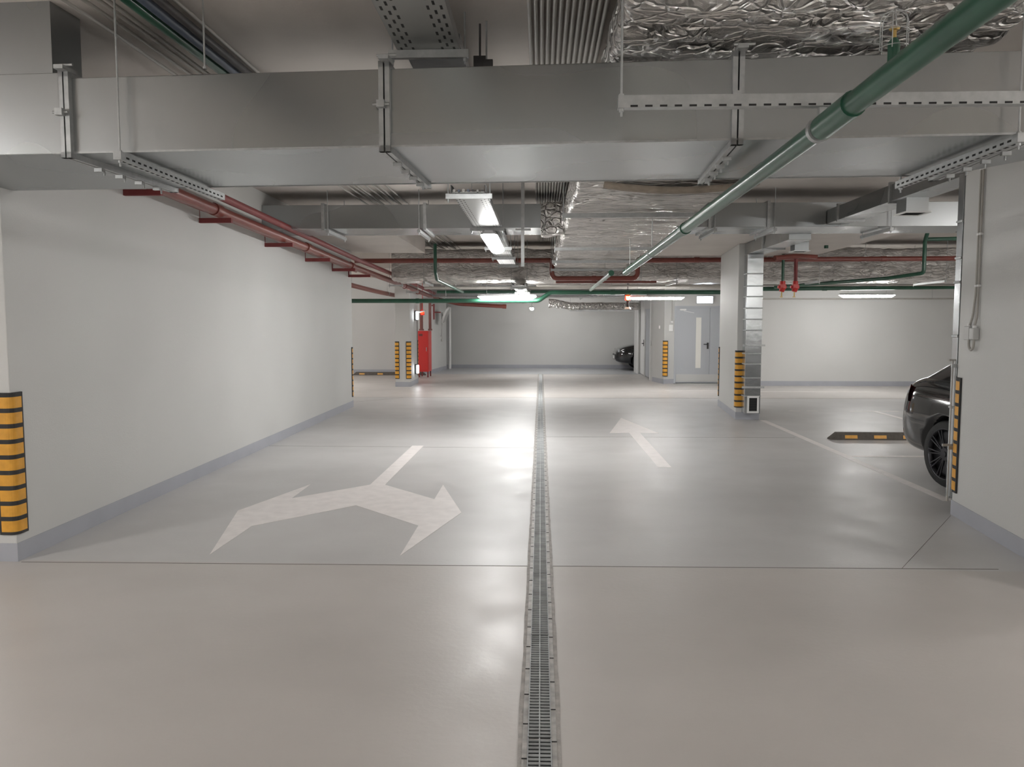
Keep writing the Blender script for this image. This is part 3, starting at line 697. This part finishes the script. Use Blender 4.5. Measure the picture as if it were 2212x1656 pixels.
# red sprinkler mains along the left wall on wall brackets
xr = lambda y: -3.33 if y < 14 else -3.24
zr = lambda y: 2.80-.0265*(y-6.7)*.95
t = pipe_thing('sprinkler_pipe', [(-3.60,5.35,zr(5.35)),(-3.33,5.35,zr(5.35)),(-3.34,14,zr(14)),(-3.24,17.5,zr(17.5)),(-3.24,24.4,zr(24)+.02)], .055, 'red', 'lower thick red sprinkler main running along the top of the left wall',
    [((xr(y),y,zr(y)),(xr(y+.16),y+.16,zr(y+.16))) for y in (5.8,7.9,11.0,13.6,18.5,20.5)], .12)
pipe_thing('sprinkler_pipe', [(-3.60,5.5,zr(5.5)+.115),(-3.24,5.5,zr(5.5)+.115),(-3.24,14,zr(14)+.115),(-3.14,17.5,zr(17.5)+.115),(-3.14,23,zr(23)+.115)], .040, 'darkred', 'thinner dark red pipe above the red sprinkler main on the left wall', [], .12)
pipe_thing('sprinkler_pipe', [(-3.47,6.0,zr(6.0)+.02),(-3.54,14.9,zr(14.9)+.02)], .028, 'red', 'thin red pipe between the sprinkler main and the left wall', [], 1.0)
for y, lb in ((6.6,'half hidden by the big duct'),(8.1,'first beyond the big duct'),(10.1,'second beyond the big duct'),(11.9,'third beyond the big duct'),(13.5,'last but one of the wall'),(14.7,'last at the wall end')):
    z = zr(y)-.062; b = MB()
    b.box(-3.62 if y > 9 else -3.56, -3.22, y-.02, y+.02, z-.05, z).box(-3.57-.005*(y-5), -3.53-.011*(y-5), y-.02, y+.02, z-.05, z+.12)
    tag(b.build('pipe_bracket', 'darkred'), 'dark red bracket under the left wall red pipe, %s' % lb, 'bracket', 'brackets under the red pipe')
for y in (17.2, 19.4, 22.0):
    z = zr(y)-.062
    hanger(-3.36, -3.04, y, z-.04, 'hanger holding the red pipe beyond the left wall, %s' % {17.2:'first beyond the wall end',19.4:'second, before the left column',22.0:'third, above the red cabinet'}[y], th=.038, rx=(-3.34,-3.06), name='pipe_hanger')
pipe_thing('sprinkler_pipe', [(-3.24,24.45,zr(24)+.02),(-2.6,24.7,2.24),(-1.1,24.9,2.16)], .06, 'red', 'red pipe angling towards the aisle at the far left, ending in a bolted flange', [((-1.22,24.89,2.165),(-1.1,24.9,2.16))], None, [(-2.2,24.76,2.22),(-1.4,24.87,2.175)])
pipe_thing('sprinkler_pipe', [(-4.35,15.4,2.52),(-4.05,19.5,2.40),(-3.85,23.5,2.36)], .055, 'red', 'red pipe seen beyond the end of the left wall, below the main', [], 1.0, [(-4.3,16.2,2.5),(-4.0,20.3,2.395)])
pipe_thing('sprinkler_pipe', [(-3.7,15.5,2.855),(.10,15.5,2.855),(.22,15.5,2.855),(.22,15.5,2.50),(1.90,15.5,2.50),(1.90,15.5,2.84),(2.1,15.5,2.85),(8.3,15.5,2.87)], .047, 'red',
    'dark red cross pipe spanning the garage with a dip under the lengthwise foil duct', [((1.0,15.5,2.50),(1.09,15.5,2.50)),((3.0,15.5,2.855),(3.10,15.5,2.855)),((6.6,15.5,2.865),(6.7,15.5,2.865))], .12, [(-2.6,15.5,2.855),(-1.0,15.5,2.855),(6.3,15.5,2.865)])
pipe_thing('sprinkler_pipe', [(.3,15.7,2.44),(2.3,15.7,2.44)], .022, 'red', 'thin red pipe just below the dip of the cross pipe', [], None, [(.6,15.7,2.44),(2.0,15.7,2.44)])
pipe_thing('drain_pipe', [(-5.6,18.05,2.14),(-.05,18.05,2.14),(.22,18.05,2.33),(.40,18.05,2.33),(4.6,18.05,2.33),(4.75,18.05,2.40),(10.4,18.05,2.45)], .05, 'green',
    'dark green cross pipe stepping up in the middle of the aisle', [((-2.9,18.05,2.14),(-2.82,18.05,2.14)),((1.6,18.05,2.33),(1.7,18.05,2.33)),((6.4,18.05,2.415),(6.5,18.05,2.415))], .06, [(-4.4,18.05,2.14),(-2.2,18.05,2.14),(-.3,18.05,2.14),(1.2,18.05,2.33),(3.4,18.05,2.33),(6.0,18.05,2.41),(8.4,18.05,2.43)])
for i, (y, z, r, m, lb) in enumerate(((17.75,2.47,.022,'conduit','thin grey pipe crossing just above the green cross pipe'), (17.85,2.57,.028,'greenl','pale pipe crossing above the green cross pipe'), (19.4,2.50,.035,'conduit','grey pipe crossing beyond the tube lamps'), (21.8,2.50,.04,'green','green pipe crossing far back under the foil duct'), (22.4,2.38,.03,'galv_flat','metal pipe crossing far back before the plain duct'))):
    pipe_thing('cross_pipe', [(-2.9 if i != 0 else -.1,y,z),(3.2 if y > 20.5 else 9.5 if y < 18 else 4.8,y,z)], r, m, lb, [], None, [(-1.7 if i else .6,y,z),(1.6,y,z),(2.9,y,z)])
pipe_thing('drain_pipe', [(-1.92,14.2,3.05),(-1.92,14.2,2.56),(-1.92,14.4,2.42),(-1.90,19.0,2.38)], .030, 'green', 'thin green drain pipe dropping left of the cable tray and turning away', [], .05, [(-1.9,17.4,2.395)])
pipe_thing('drain_pipe', [(6.9,14.3,3.26),(6.9,14.4,3.10),(6.9,14.4,2.52),(6.5,15.0,2.46),(5.2,17.6,2.42)], .034, 'green', 'vertical green drain pipe at the right in front of the cross foil duct', [], .06, [])
pipe_thing('drain_pipe', [(7.9,14.4,3.14),(6.9,14.4,3.12)], .034, 'green', 'short green pipe near the ceiling leading to the right vertical drain pipe', [], None, [(7.8,14.4,3.14)])
pipe_thing('drain_pipe', [(3.99,10.87,2.70),(4.83,13.5,3.05),(4.83,13.5,2.88)][1:], .035, 'green', 'short green stub hanging below the ceiling beyond the side duct', [])
# twin red valves on droppers
for x, m2, lb in ((4.62,'green','left of the two red valves hanging right of the middle column'), (4.86,'darkred','right of the two red valves hanging right of the middle column')):
    t = thing('sprinkler_valve', lb, 'valve', (x,15.15,2.2))
    MB().pipe([(x,15.15,2.93),(x,15.15,2.40)], .035 if m2 != 'green' else .028, 14).build('dropper_pipe', m2, t)
    MB().cyl((x,15.15,2.36),(x,15.15,2.42), .05, 14).cbox((x,15.15,2.32),(.11,.09,.09)).cyl((x-.02,15.15,2.22),(x-.0,15.15,2.29), .045, 12, .06).cyl((x-.09,15.15,2.31),(x+.07,15.15,2.31), .03, 10).build('valve_body', 'cabred', t, bevel=.004)
    MB().cyl((x-.015,15.15,2.13),(x-.015,15.15,2.22), .012, 8).cbox((x-.02,15.15,2.12),(.05,.02,.015)).build('drain_cock', 'brass', t)
pipe_thing('sprinkler_pipe', [(4.4,14.95,2.84),(4.95,15.15,2.90),(5.3,15.35,2.90)], .05, 'red', 'short red header above the twin valves', [], .05, [])

# wall lamp conduits on the back right wall
pipe_thing('cross_pipe', [(5.25,20.38,2.25),(11.5,20.38,2.25)], .02, 'conduit', 'thin conduit along the right back wall behind its lamp', [], None, [(6.2,20.38,2.25),(10,20.38,2.25)])

# sprinkler head with wire guard on the near green pipe
t = thing('sprinkler', 'green and brass sprinkler in a wire guard on the long sloping green pipe', 'sprinkler', (1.15,2.66,2.44))
SX, SY = 1.15, 2.66
MB().cyl((SX,SY,2.44),(SX,SY,2.515), .019, 14).cyl((SX,SY,2.515),(SX,SY,2.53), .019, 14, .010).build('socket', 'green', t)
MB().cyl((SX,SY,2.53),(SX,SY,2.555), .007, 10).cyl((SX,SY,2.555),(SX,SY,2.562), .014, 12, .018).build('nozzle', 'brass', t)
cg = MB()
for k in range(6):
    a = k*PI/3; p = (SX+.045*math.cos(a), SY+.045*math.sin(a))
    cg.pipe([(p[0],p[1],2.49),(p[0],p[1],2.60),(SX,SY,2.625)], .0015, 6, .02)
for z in (2.50,2.55,2.60): cg.pipe([(SX+.045*math.cos(k*PI/8), SY+.045*math.sin(k*PI/8), z) for k in range(17)], .0015, 6, .001)
cg.build('wire_guard', 'galv_flat', t)

# ------------------------------------------------------------------ items on the nearest right column
xf = lambda y: 3.47-.1205*(6.6-y)
def on(y, d=.015): return xf(y)-d
t = thing('power_socket', 'pale grey socket box at the end of the left conduit on the nearest column', 'socket', (on(6.33),6.33,1.48))
MB().cbox((on(6.33,.03),6.33,1.53),(.05,.075,.11)).build('box', 'greyplastic', t, bevel=.006); MB().cyl((on(6.33,.03),6.33,1.585),(on(6.33,.03),6.33,1.605), .016, 12).build('gland', 'white', t)
t = thing('power_socket', 'pale grey socket box at the end of the right conduit on the nearest column', 'socket', (on(6.24),6.24,1.48))
MB().cbox((on(6.24,.03),6.24,1.525),(.05,.06,.09)).build('box', 'greyplastic', t, bevel=.006); MB().cyl((on(6.24,.03),6.24,1.57),(on(6.24,.03),6.24,1.59), .016, 12).build('gland', 'white', t)
for y, lb in ((6.275,'left of the two vertical grey conduits on the nearest column'), (6.235,'right of the two vertical grey conduits on the nearest column')):
    t = thing('wall_conduit', lb, 'conduit', (on(y),y,1.6))
    MB().pipe([(on(y),y,CEIL),(on(y),y,1.85),(on(y+(.04 if y > 6.26 else 0)),y+(.04 if y > 6.26 else 0),1.66),(on(y,.03),y+(.04 if y > 6.26 else 0),1.59)], .0085, 10, .05).build('tube', 'conduit', t)
    for z in (1.9,2.3,2.8): MB().cbox((on(y,.012),y,z),(.024,.026,.016)).build('clip', 'white', t)
tag(MB().pipe([(on(6.33,.03),6.33,1.475),(on(6.33,.03),6.33,1.42),(on(6.285,.03),6.285,1.39),(on(6.24,.03),6.24,1.42),(on(6.24,.03),6.24,1.48)], .010, 10, .03).build('loop_cable', 'conduit'), 'short looped grey cable joining the two socket boxes on the nearest column', 'cable')
tag(MB().cyl((3.462,6.66,.12),(3.462,6.66,1.30), .005, 8).cyl((3.462,6.66,.10),(3.462,6.66,.14), .010, 8).cbox((3.455,6.66,1.30),(.06,.03,.015)).cbox((3.44,6.66,.58),(.075,.02,.02)).build('thin_pipe', 'conduit'), 'thin upright metal pipe on the rear edge of the nearest column, beside the car', 'pipe')

# ------------------------------------------------------------------ doors, stair door
dr = MB().box(3.65, 4.55, 21.17, 21.22, .02, 2.04)
do = struct('door_1', dr, 'door', bevel=.004)
MB().box(4.555, 4.84, 21.17, 21.22, .02, 2.04).build('side_leaf', 'door', do, bevel=.004)
MB().box(3.60, 3.65, 21.14, 21.24, 0, 2.09).box(4.84, 4.89, 21.14, 21.24, 0, 2.09).box(3.65, 4.84, 21.14, 21.24, 2.04, 2.09).build('door_frame', 'door', do)
MB().box(4.18, 4.32, 21.162, 21.17, .42, 1.78).build('glass_panel', 'glasswhite', do)
MB().cbox((4.50,21.155,1.02),(.045,.012,.17)).cyl((4.50,21.15,1.06),(4.50,21.11,1.06),.011,8).cbox((4.445,21.11,1.06),(.13,.018,.022)).build('door_handle', 'black', do)
MB().cbox((3.82,21.145,1.99),(.17,.05,.045)).cbox((3.98,21.14,1.93),(.28,.012,.012), rot=Matrix.Rotation(.2,3,'Y')).build('door_closer', 'white', do)
MB().box(3.66, 4.83, 21.160, 21.17, .05, .25).build('kick_plate', 'greyplastic', do)
MB().box(3.60, 4.89, 21.02, 21.14, 0, .012).build('threshold', 'galv_flat', do)
sd = struct('door_2', MB().box(3.22, 3.27, 22.95, 24.0, .02, 2.06), 'door')
MB().box(3.13, 3.16, 22.40, 22.52, 0, 2.40).box(3.13, 3.16, 25.25, 25.40, 0, 2.40).box(3.13, 3.16, 22.52, 25.25, 2.33, 2.42).build('door_frame', 'white', sd)
MB().box(3.20, 3.28, 24.0, 24.25, 0, 2.35).box(3.20, 3.28, 22.5, 22.95, 0, 2.35).box(3.20, 3.28, 22.95, 24.0, 2.06, 2.35).build('frame_panel', 'greyplastic', sd)
MB().box(3.22, 3.27, 24.25, 25.3, .02, 2.35).build('second_leaf', 'white', sd)
MB().cbox((3.205,24.35,1.02),(.012,.06,.20)).cyl((3.21,24.35,1.0),(3.17,24.35,1.0),.012,8).cbox((3.17,24.42,1.0),(.02,.15,.024)).build('door_handle', 'black', sd)
t = thing('exit_sign', 'lit white exit sign box above the grey stair door', 'sign', (4.38,21.08,2.14))
MB().box(4.16,4.60,21.05,21.15,2.15,2.35).build('sign_case', 'greyplastic', t, bevel=.004); MB().box(4.175,4.585,21.044,21.05,2.165,2.335).build('lit_face', 'sign', t)
for c, d, lb, nm in (((3.50,21.09,1.50),(.10,.03,.17),'pale rectangular control box left of the stair door','control_box'), ((3.52,21.09,1.66),(.06,.05,.05),'small white device just above the control box left of the stair door','call_point'),
                 ((3.235,21.40,1.52),(.03,.10,.09),'small white device on the slanted face left of the corner guard','call_point'), ((3.12,22.2,1.05),(.03,.05,.12),'small grey switch on the aisle wall before the side door','wall_switch')):
    tag(MB().cbox(c, d).build(nm, 'white' if nm != 'wall_switch' else 'greyplastic', bevel=.004), lb, 'wall device')
tag(MB().pipe([(3.52,21.095,1.69),(3.52,21.095,2.3)], .009, 8).build('wall_conduit','conduit'), 'thin vertical conduit above the control box left of the stair door', 'conduit')
BX, BY = 2.03, 18.35
t = thing('warning_beacon', 'glowing red beacon hanging at the left end of a crosswise tube lamp', 'beacon', (BX,BY,1.95))
MB().cyl((BX,BY,2.16),(BX,BY,2.27), .068, 18, .06).build('lens', 'beacon', t); MB().cyl((BX,BY-.035,2.18),(BX,BY-.072,2.235),.04,12,.045).build('bulb','beaconcore',t)
MB().cyl((BX,BY,2.27),(BX,BY,2.30), .075, 16).cyl((BX,BY,2.30),(BX,BY,CEIL), .008, 8).cyl((BX,BY,2.0),(BX,BY,2.16), .03, 12).build('mount', 'black', t)
MB().cyl((BX,BY,1.95),(BX,BY,2.0), .085, 18, .05).build('white_cap', 'white', t)

# ------------------------------------------------------------------ left far: red hydrant cabinet, pipes, mirror, lit signs
t = thing('hydrant_cabinet', 'tall bright red cabinet on short legs beside the left column', 'cabinet', (-3.5,23.6,0))
MB().box(-3.69,-3.37,23.3,23.95,.17,1.40).build('body', 'cabred', t, bevel=.006)
MB().box(-3.67,-3.39,23.288,23.298,.20,1.37).build('door_panel', 'cabred', t, bevel=.003)
MB().cbox((-3.43,23.28,.85),(.02,.015,.12)).build('latch', 'chrome', t)
MB().cbox((-3.60,23.283,1.28),(.11,.006,.07)).build('label_plate', 'darkred', t)
for x in (-3.66,-3.40):
    for y in (23.34,23.90): MB().box(x-.02,x+.02,y-.02,y+.02,0,.17).build('leg', 'darkred', t)
for x, r, y, zt, lb in ((-3.60,.05,23.45,2.30,'left vertical red pipe rising from behind the red cabinet'), (-3.36,.045,23.6,2.34,'right vertical red pipe rising from the top of the red cabinet')):
    tag(MB().pipe([(x,y,1.41),(x,y,zt)], r, 14).cyl((x,y,1.41),(x,y,1.46), r*1.5, 14).build('riser_pipe', 'red'), lb, 'pipe')
for z0, lb in ((1.70,'upper lit white square sign on the side of the left column'), (.28,'lower lit white square sign on the side of the left column')):
    t = thing('lit_sign', lb, 'sign', (-3.33,20.5,z0))
    MB().cbox((-3.30,20.55,z0+.13),(.06,.10,.26)).build('sign_case', 'black', t); MB().cbox((-3.25,20.55,z0+.13),(.02,.08,.21)).cbox((-3.265,20.495,z0+.13),(.055,.006,.21)).build('lit_face', 'signwhite', t)
tag(MB().cyl((-3.17,20.6,1.93),(-3.05,20.6,1.96), .02, 10).cyl((-3.345,20.6,1.9),(-3.17,20.6,1.93), .02, 10).build('small_lamp', 'greenl'), 'short pale slanted bar lamp at the top of the left column side', 'lamp')
t = thing('alarm_light', 'small round red light between the left column and the red cabinet', 'alarm light', (-3.52,22.6,1.9))
MB().cyl((-3.27,21.5,1.92),(-3.27,21.42,1.92), .05, 14).build('lens', 'beacon', t); MB().box(-3.32,-3.22,21.5,21.54,1.85,1.99).cyl((-3.27,21.52,1.99),(-3.27,21.52,CEIL),.008,8).build('base', 'cabred', t)
tag(MB().cyl((-3.325,20.9,.5),(-3.325,20.9,1.7), .009, 8).build('wall_conduit', 'cable'), 'thin dark conduit down the side face of the left column', 'conduit')
t = thing('traffic_mirror', 'round white traffic mirror seen edge on, mounted high at the far left wall', 'mirror', (-3.4,26.2,1.0))
mrot = Matrix.Rotation(.45,3,'Y')
n1 = Vector((.88,-.05,-.40)).normalized(); c0 = Vector((-3.17,26.0,1.90))
MB().cyl(c0-n1*.03, c0+n1*.03, .30, 28).build('mirror_disc', 'white', t); MB().cyl(c0+n1*.03, c0+n1*.045, .28, 28, .15).build('mirror_face', 'chrome', t)
MB().cyl((-3.33,26.25,1.05),(-3.33,26.25,2.0), .022, 10).cyl((-3.33,26.25,1.02),(-3.33,26.25,1.10), .04, 10).cyl((-3.33,26.25,1.9),tuple(c0-n1*.02), .015, 8).cyl((-3.40,26.25,1.2),(-3.33,26.25,1.2), .018, 8).build('pole', 'greyplastic', t)
tag(MB().cyl((-3.27,27.9,0),(-3.27,27.9,2.2), .055, 14).build('white_post', 'white'), 'slim white vertical post at the far left corner', 'post')
tag(MB().cyl((-3.42,24.9,1.75),(-3.42,24.9,2.25), .03, 10).cyl((-3.42,24.9,1.98),(-3.20,24.9,1.98), .02, 8).cyl((-3.42,24.9,2.2),(-3.62,25.21,2.2), .02, 8).build('riser_pipe', 'darkred'), 'short dark red pipe stub on the wall near the traffic mirror', 'pipe')

# ------------------------------------------------------------------ cars
def make_wheel(parent, x, y, side, R=.328, spokes=True):
    """local to car: axle along y; side = -1/+1 gives outer face direction"""
    w = .20; t = MB(); prof = [(R-.075,-w/2),(R-.02,-w/2),(R,-w/2+.03),(R,w/2-.03),(R-.02,w/2),(R-.075,w/2)]
    n = 40; rings = [[Vector((x+r*math.cos(2*PI*k/n), y+yy, R+r*math.sin(2*PI*k/n))) for k in range(n)] for r, yy in prof]
    t.loft(rings, caps=False)
    t.loft([rings[-1], rings[0]], caps=False)
    o = t.build('wheel', 'tyre', parent, local=True)
    yo = y+side*w/2; rm = MB()
    rm.cyl((x,yo-side*.10,R),(x,yo-side*.06,R), R-.074, 32)
    rings = [[Vector((x+r*math.cos(2*PI*k/n), yo+side*d, R+r*math.sin(2*PI*k/n))) for k in range(n)] for r, d in ((R-.074,-.05),(R-.070,.0),(R-.085,-.002),(R-.095,-.04))]
    rm.loft(rings, caps=False)
    for k in range(10):
        a = 2*PI*k/10
        for da in (-.09,.09):
            p = [Vector((x+r*math.cos(a+da*q), yo+side*d, R+r*math.sin(a+da*q))) for r, d, q in ((.05,-.018,.8),(R-.09,-.006,1.0))]
            rm.cyl(p[0], p[1], .010, 6, .008)
    rm.cyl((x,yo-side*.06,R),(x,yo-side*.008,R), .062, 16).cyl((x,yo-side*.01,R),(x,yo-side*.002,R), .028, 12)
    rm.build('rim', 'rim', o, local=True)
    return o
def make_car(label, loc, rz, plate=False):
    """local +x is forward, rear axle at x = 0"""
    car = thing('car', label, 'car', loc, rz)
    WB = 2.62; hw = .89
    # stations: x, half width at floor/belt, deck/hood height, floor z
    st = [(-.85,.72,.76,.38),(-.82,.81,.95,.31),(-.70,.865,1.045,.26),(-.43,.885,1.08,.24),(0,.89,1.07,.23),(.5,.895,1.02,.20),(1.3,.895,1.0,.20),(2.0,.89,.98,.21),(2.45,.885,.94,.22),(2.9,.87,.90,.23),(3.2,.80,.84,.25),(3.42,.68,.74,.28),(3.50,.55,.64,.34)]
    rings = []
    for x, w, top, fl in st:
        h = top-fl; half = [(0,fl),(w*.80,fl),(w*.955,fl+.05*h/.8),(w*1.0,fl+h*.30),(w*1.005,fl+h*.48),(w*.985,fl+h*.70),(w*.955,fl+h*.86),(w*.87,top-.012),(w*.62,top+.012),(0,top+.02)]
        full = half + [(-a,b) for a,b in half[-2:0:-1]]
        rings.append([Vector((x,a,b)) for a,b in full])
    bm_ = MB(); bm_.loft(rings); body = bm_.build('body', 'paint', car, local=True)
    ss = body.modifiers.new('s','SUBSURF'); ss.levels = 2; ss.render_levels = 2
    cut = MB()
    for x in (0, WB):
        for s in (-1, 1): cut.cyl((x, s*.62, .335), (x, s*1.1, .335), .375, 40)
    co = cut.build('cutter', 'trimgrey', car, local=True)
    bo = body.modifiers.new('b','BOOLEAN'); bo.operation = 'DIFFERENCE'; bo.object = co; bo.solver = 'EXACT'
    dg = bpy.context.evaluated_depsgraph_get(); me = bpy.data.meshes.new_from_object(body.evaluated_get(dg)); old = body.data
    body.modifiers.clear(); body.data = me; bpy.data.objects.remove(co, do_unlink=True)
    # greenhouse
    gh = [(-.58,1.06,.72,.0),(-.36,1.20,.69,.0),(.06,1.39,.64,0),(.55,1.445,.62,0),(1.2,1.455,.62,0),(1.65,1.39,.64,0),(2.05,1.20,.70,0),(2.38,.97,.76,0)]
    rg = []
    for x, z, w, _ in gh:
        rg.append([Vector((x,a,b)) for a,b in ((-.80,.955),(-.78,min(z,1.0)),(-w,z-.03),(-w*.82,z),(0,z+.015),(w*.82,z),(w,z-.03),(.78,min(z,1.0)),(.80,.955))])
    ghm = MB(); ghm.loft(rg, closed=False, caps=False)
    ng = len(rg[0]); 
    g = ghm.build('cabin', ['paint','carglass'], car, local=True)
    for p in g.data.polygons:
        c = p.center; 
        if abs(c.y) > .66 and .1 < c.x < 1.9 and c.z < 1.40: p.material_index = 1
        if abs(c.y) < .64 and (c.x < .12 or c.x > 1.68): p.material_index = 1
    sg = g.modifiers.new('s','SUBSURF'); sg.levels = 1; sg.render_levels = 2
    for s in (-1, 1):
        MB().loft([[Vector((-.765+dx, s*(yy), z)) for yy, z in ((.50,.82),(.70,.80),(.69,.94),(.50,.94))] for dx in (0,.05)], smooth=False).build('tail_lamp', 'taillight', car, local=True, bevel=.01)
        MB().loft([[Vector((dx, s*w_, z)) for w_, z in ((k,.79),(k,.86),(k-.025,.96))] for dx, k in ((-.790,.70),(-.765,.755),(-.715,.815),(-.63,.868))], smooth=True, closed=False, caps=False).build('side_lamp', 'taillight', car, local=True)
        MB().loft([[Vector((3.38+dx, s*yy, z)) for yy, z in ((.42,.64),(.66,.64),(.68,.74),(.40,.72))] for dx in (0,.06)], smooth=False).build('headlamp', 'headlight', car, local=True, bevel=.01)
        for x in (0, WB): make_wheel(car, x, s*.785, s)
        MB().cbox((1.85,s*.99,1.02),(.12,.16,.10)).build('door_mirror', 'paint', car, local=True, bevel=.02)
        MB().box(.45,2.2,s*.885-.012,s*.885+.012,.20,.27).build('sill', 'trimgrey', car, local=True)
    MB().box(-.925,-.87,-.55,.55,.30,.42).build('rear_diffuser', 'trimgrey', car, local=True, bevel=.015)
    MB().box(3.44,3.52,-.45,.45,.38,.56).build('front_grille', 'trimgrey', car, local=True, bevel=.015)
    if plate: MB().box(3.52,3.53,-.26,.26,.40,.51).build('number_plate', 'white', car, local=True)
    MB().box(-.30,2.9,-.6,.6,.19,.30).build('underbody', 'black', car, local=True)
    return car
make_car('glossy black car parked behind the nearest right column, showing its rear wheel', (4.83,7.83,0), -PI/2+.14)
make_car('dark car far back, its nose just peeking out beyond the side door', (6.10,27.55,0), PI, True)
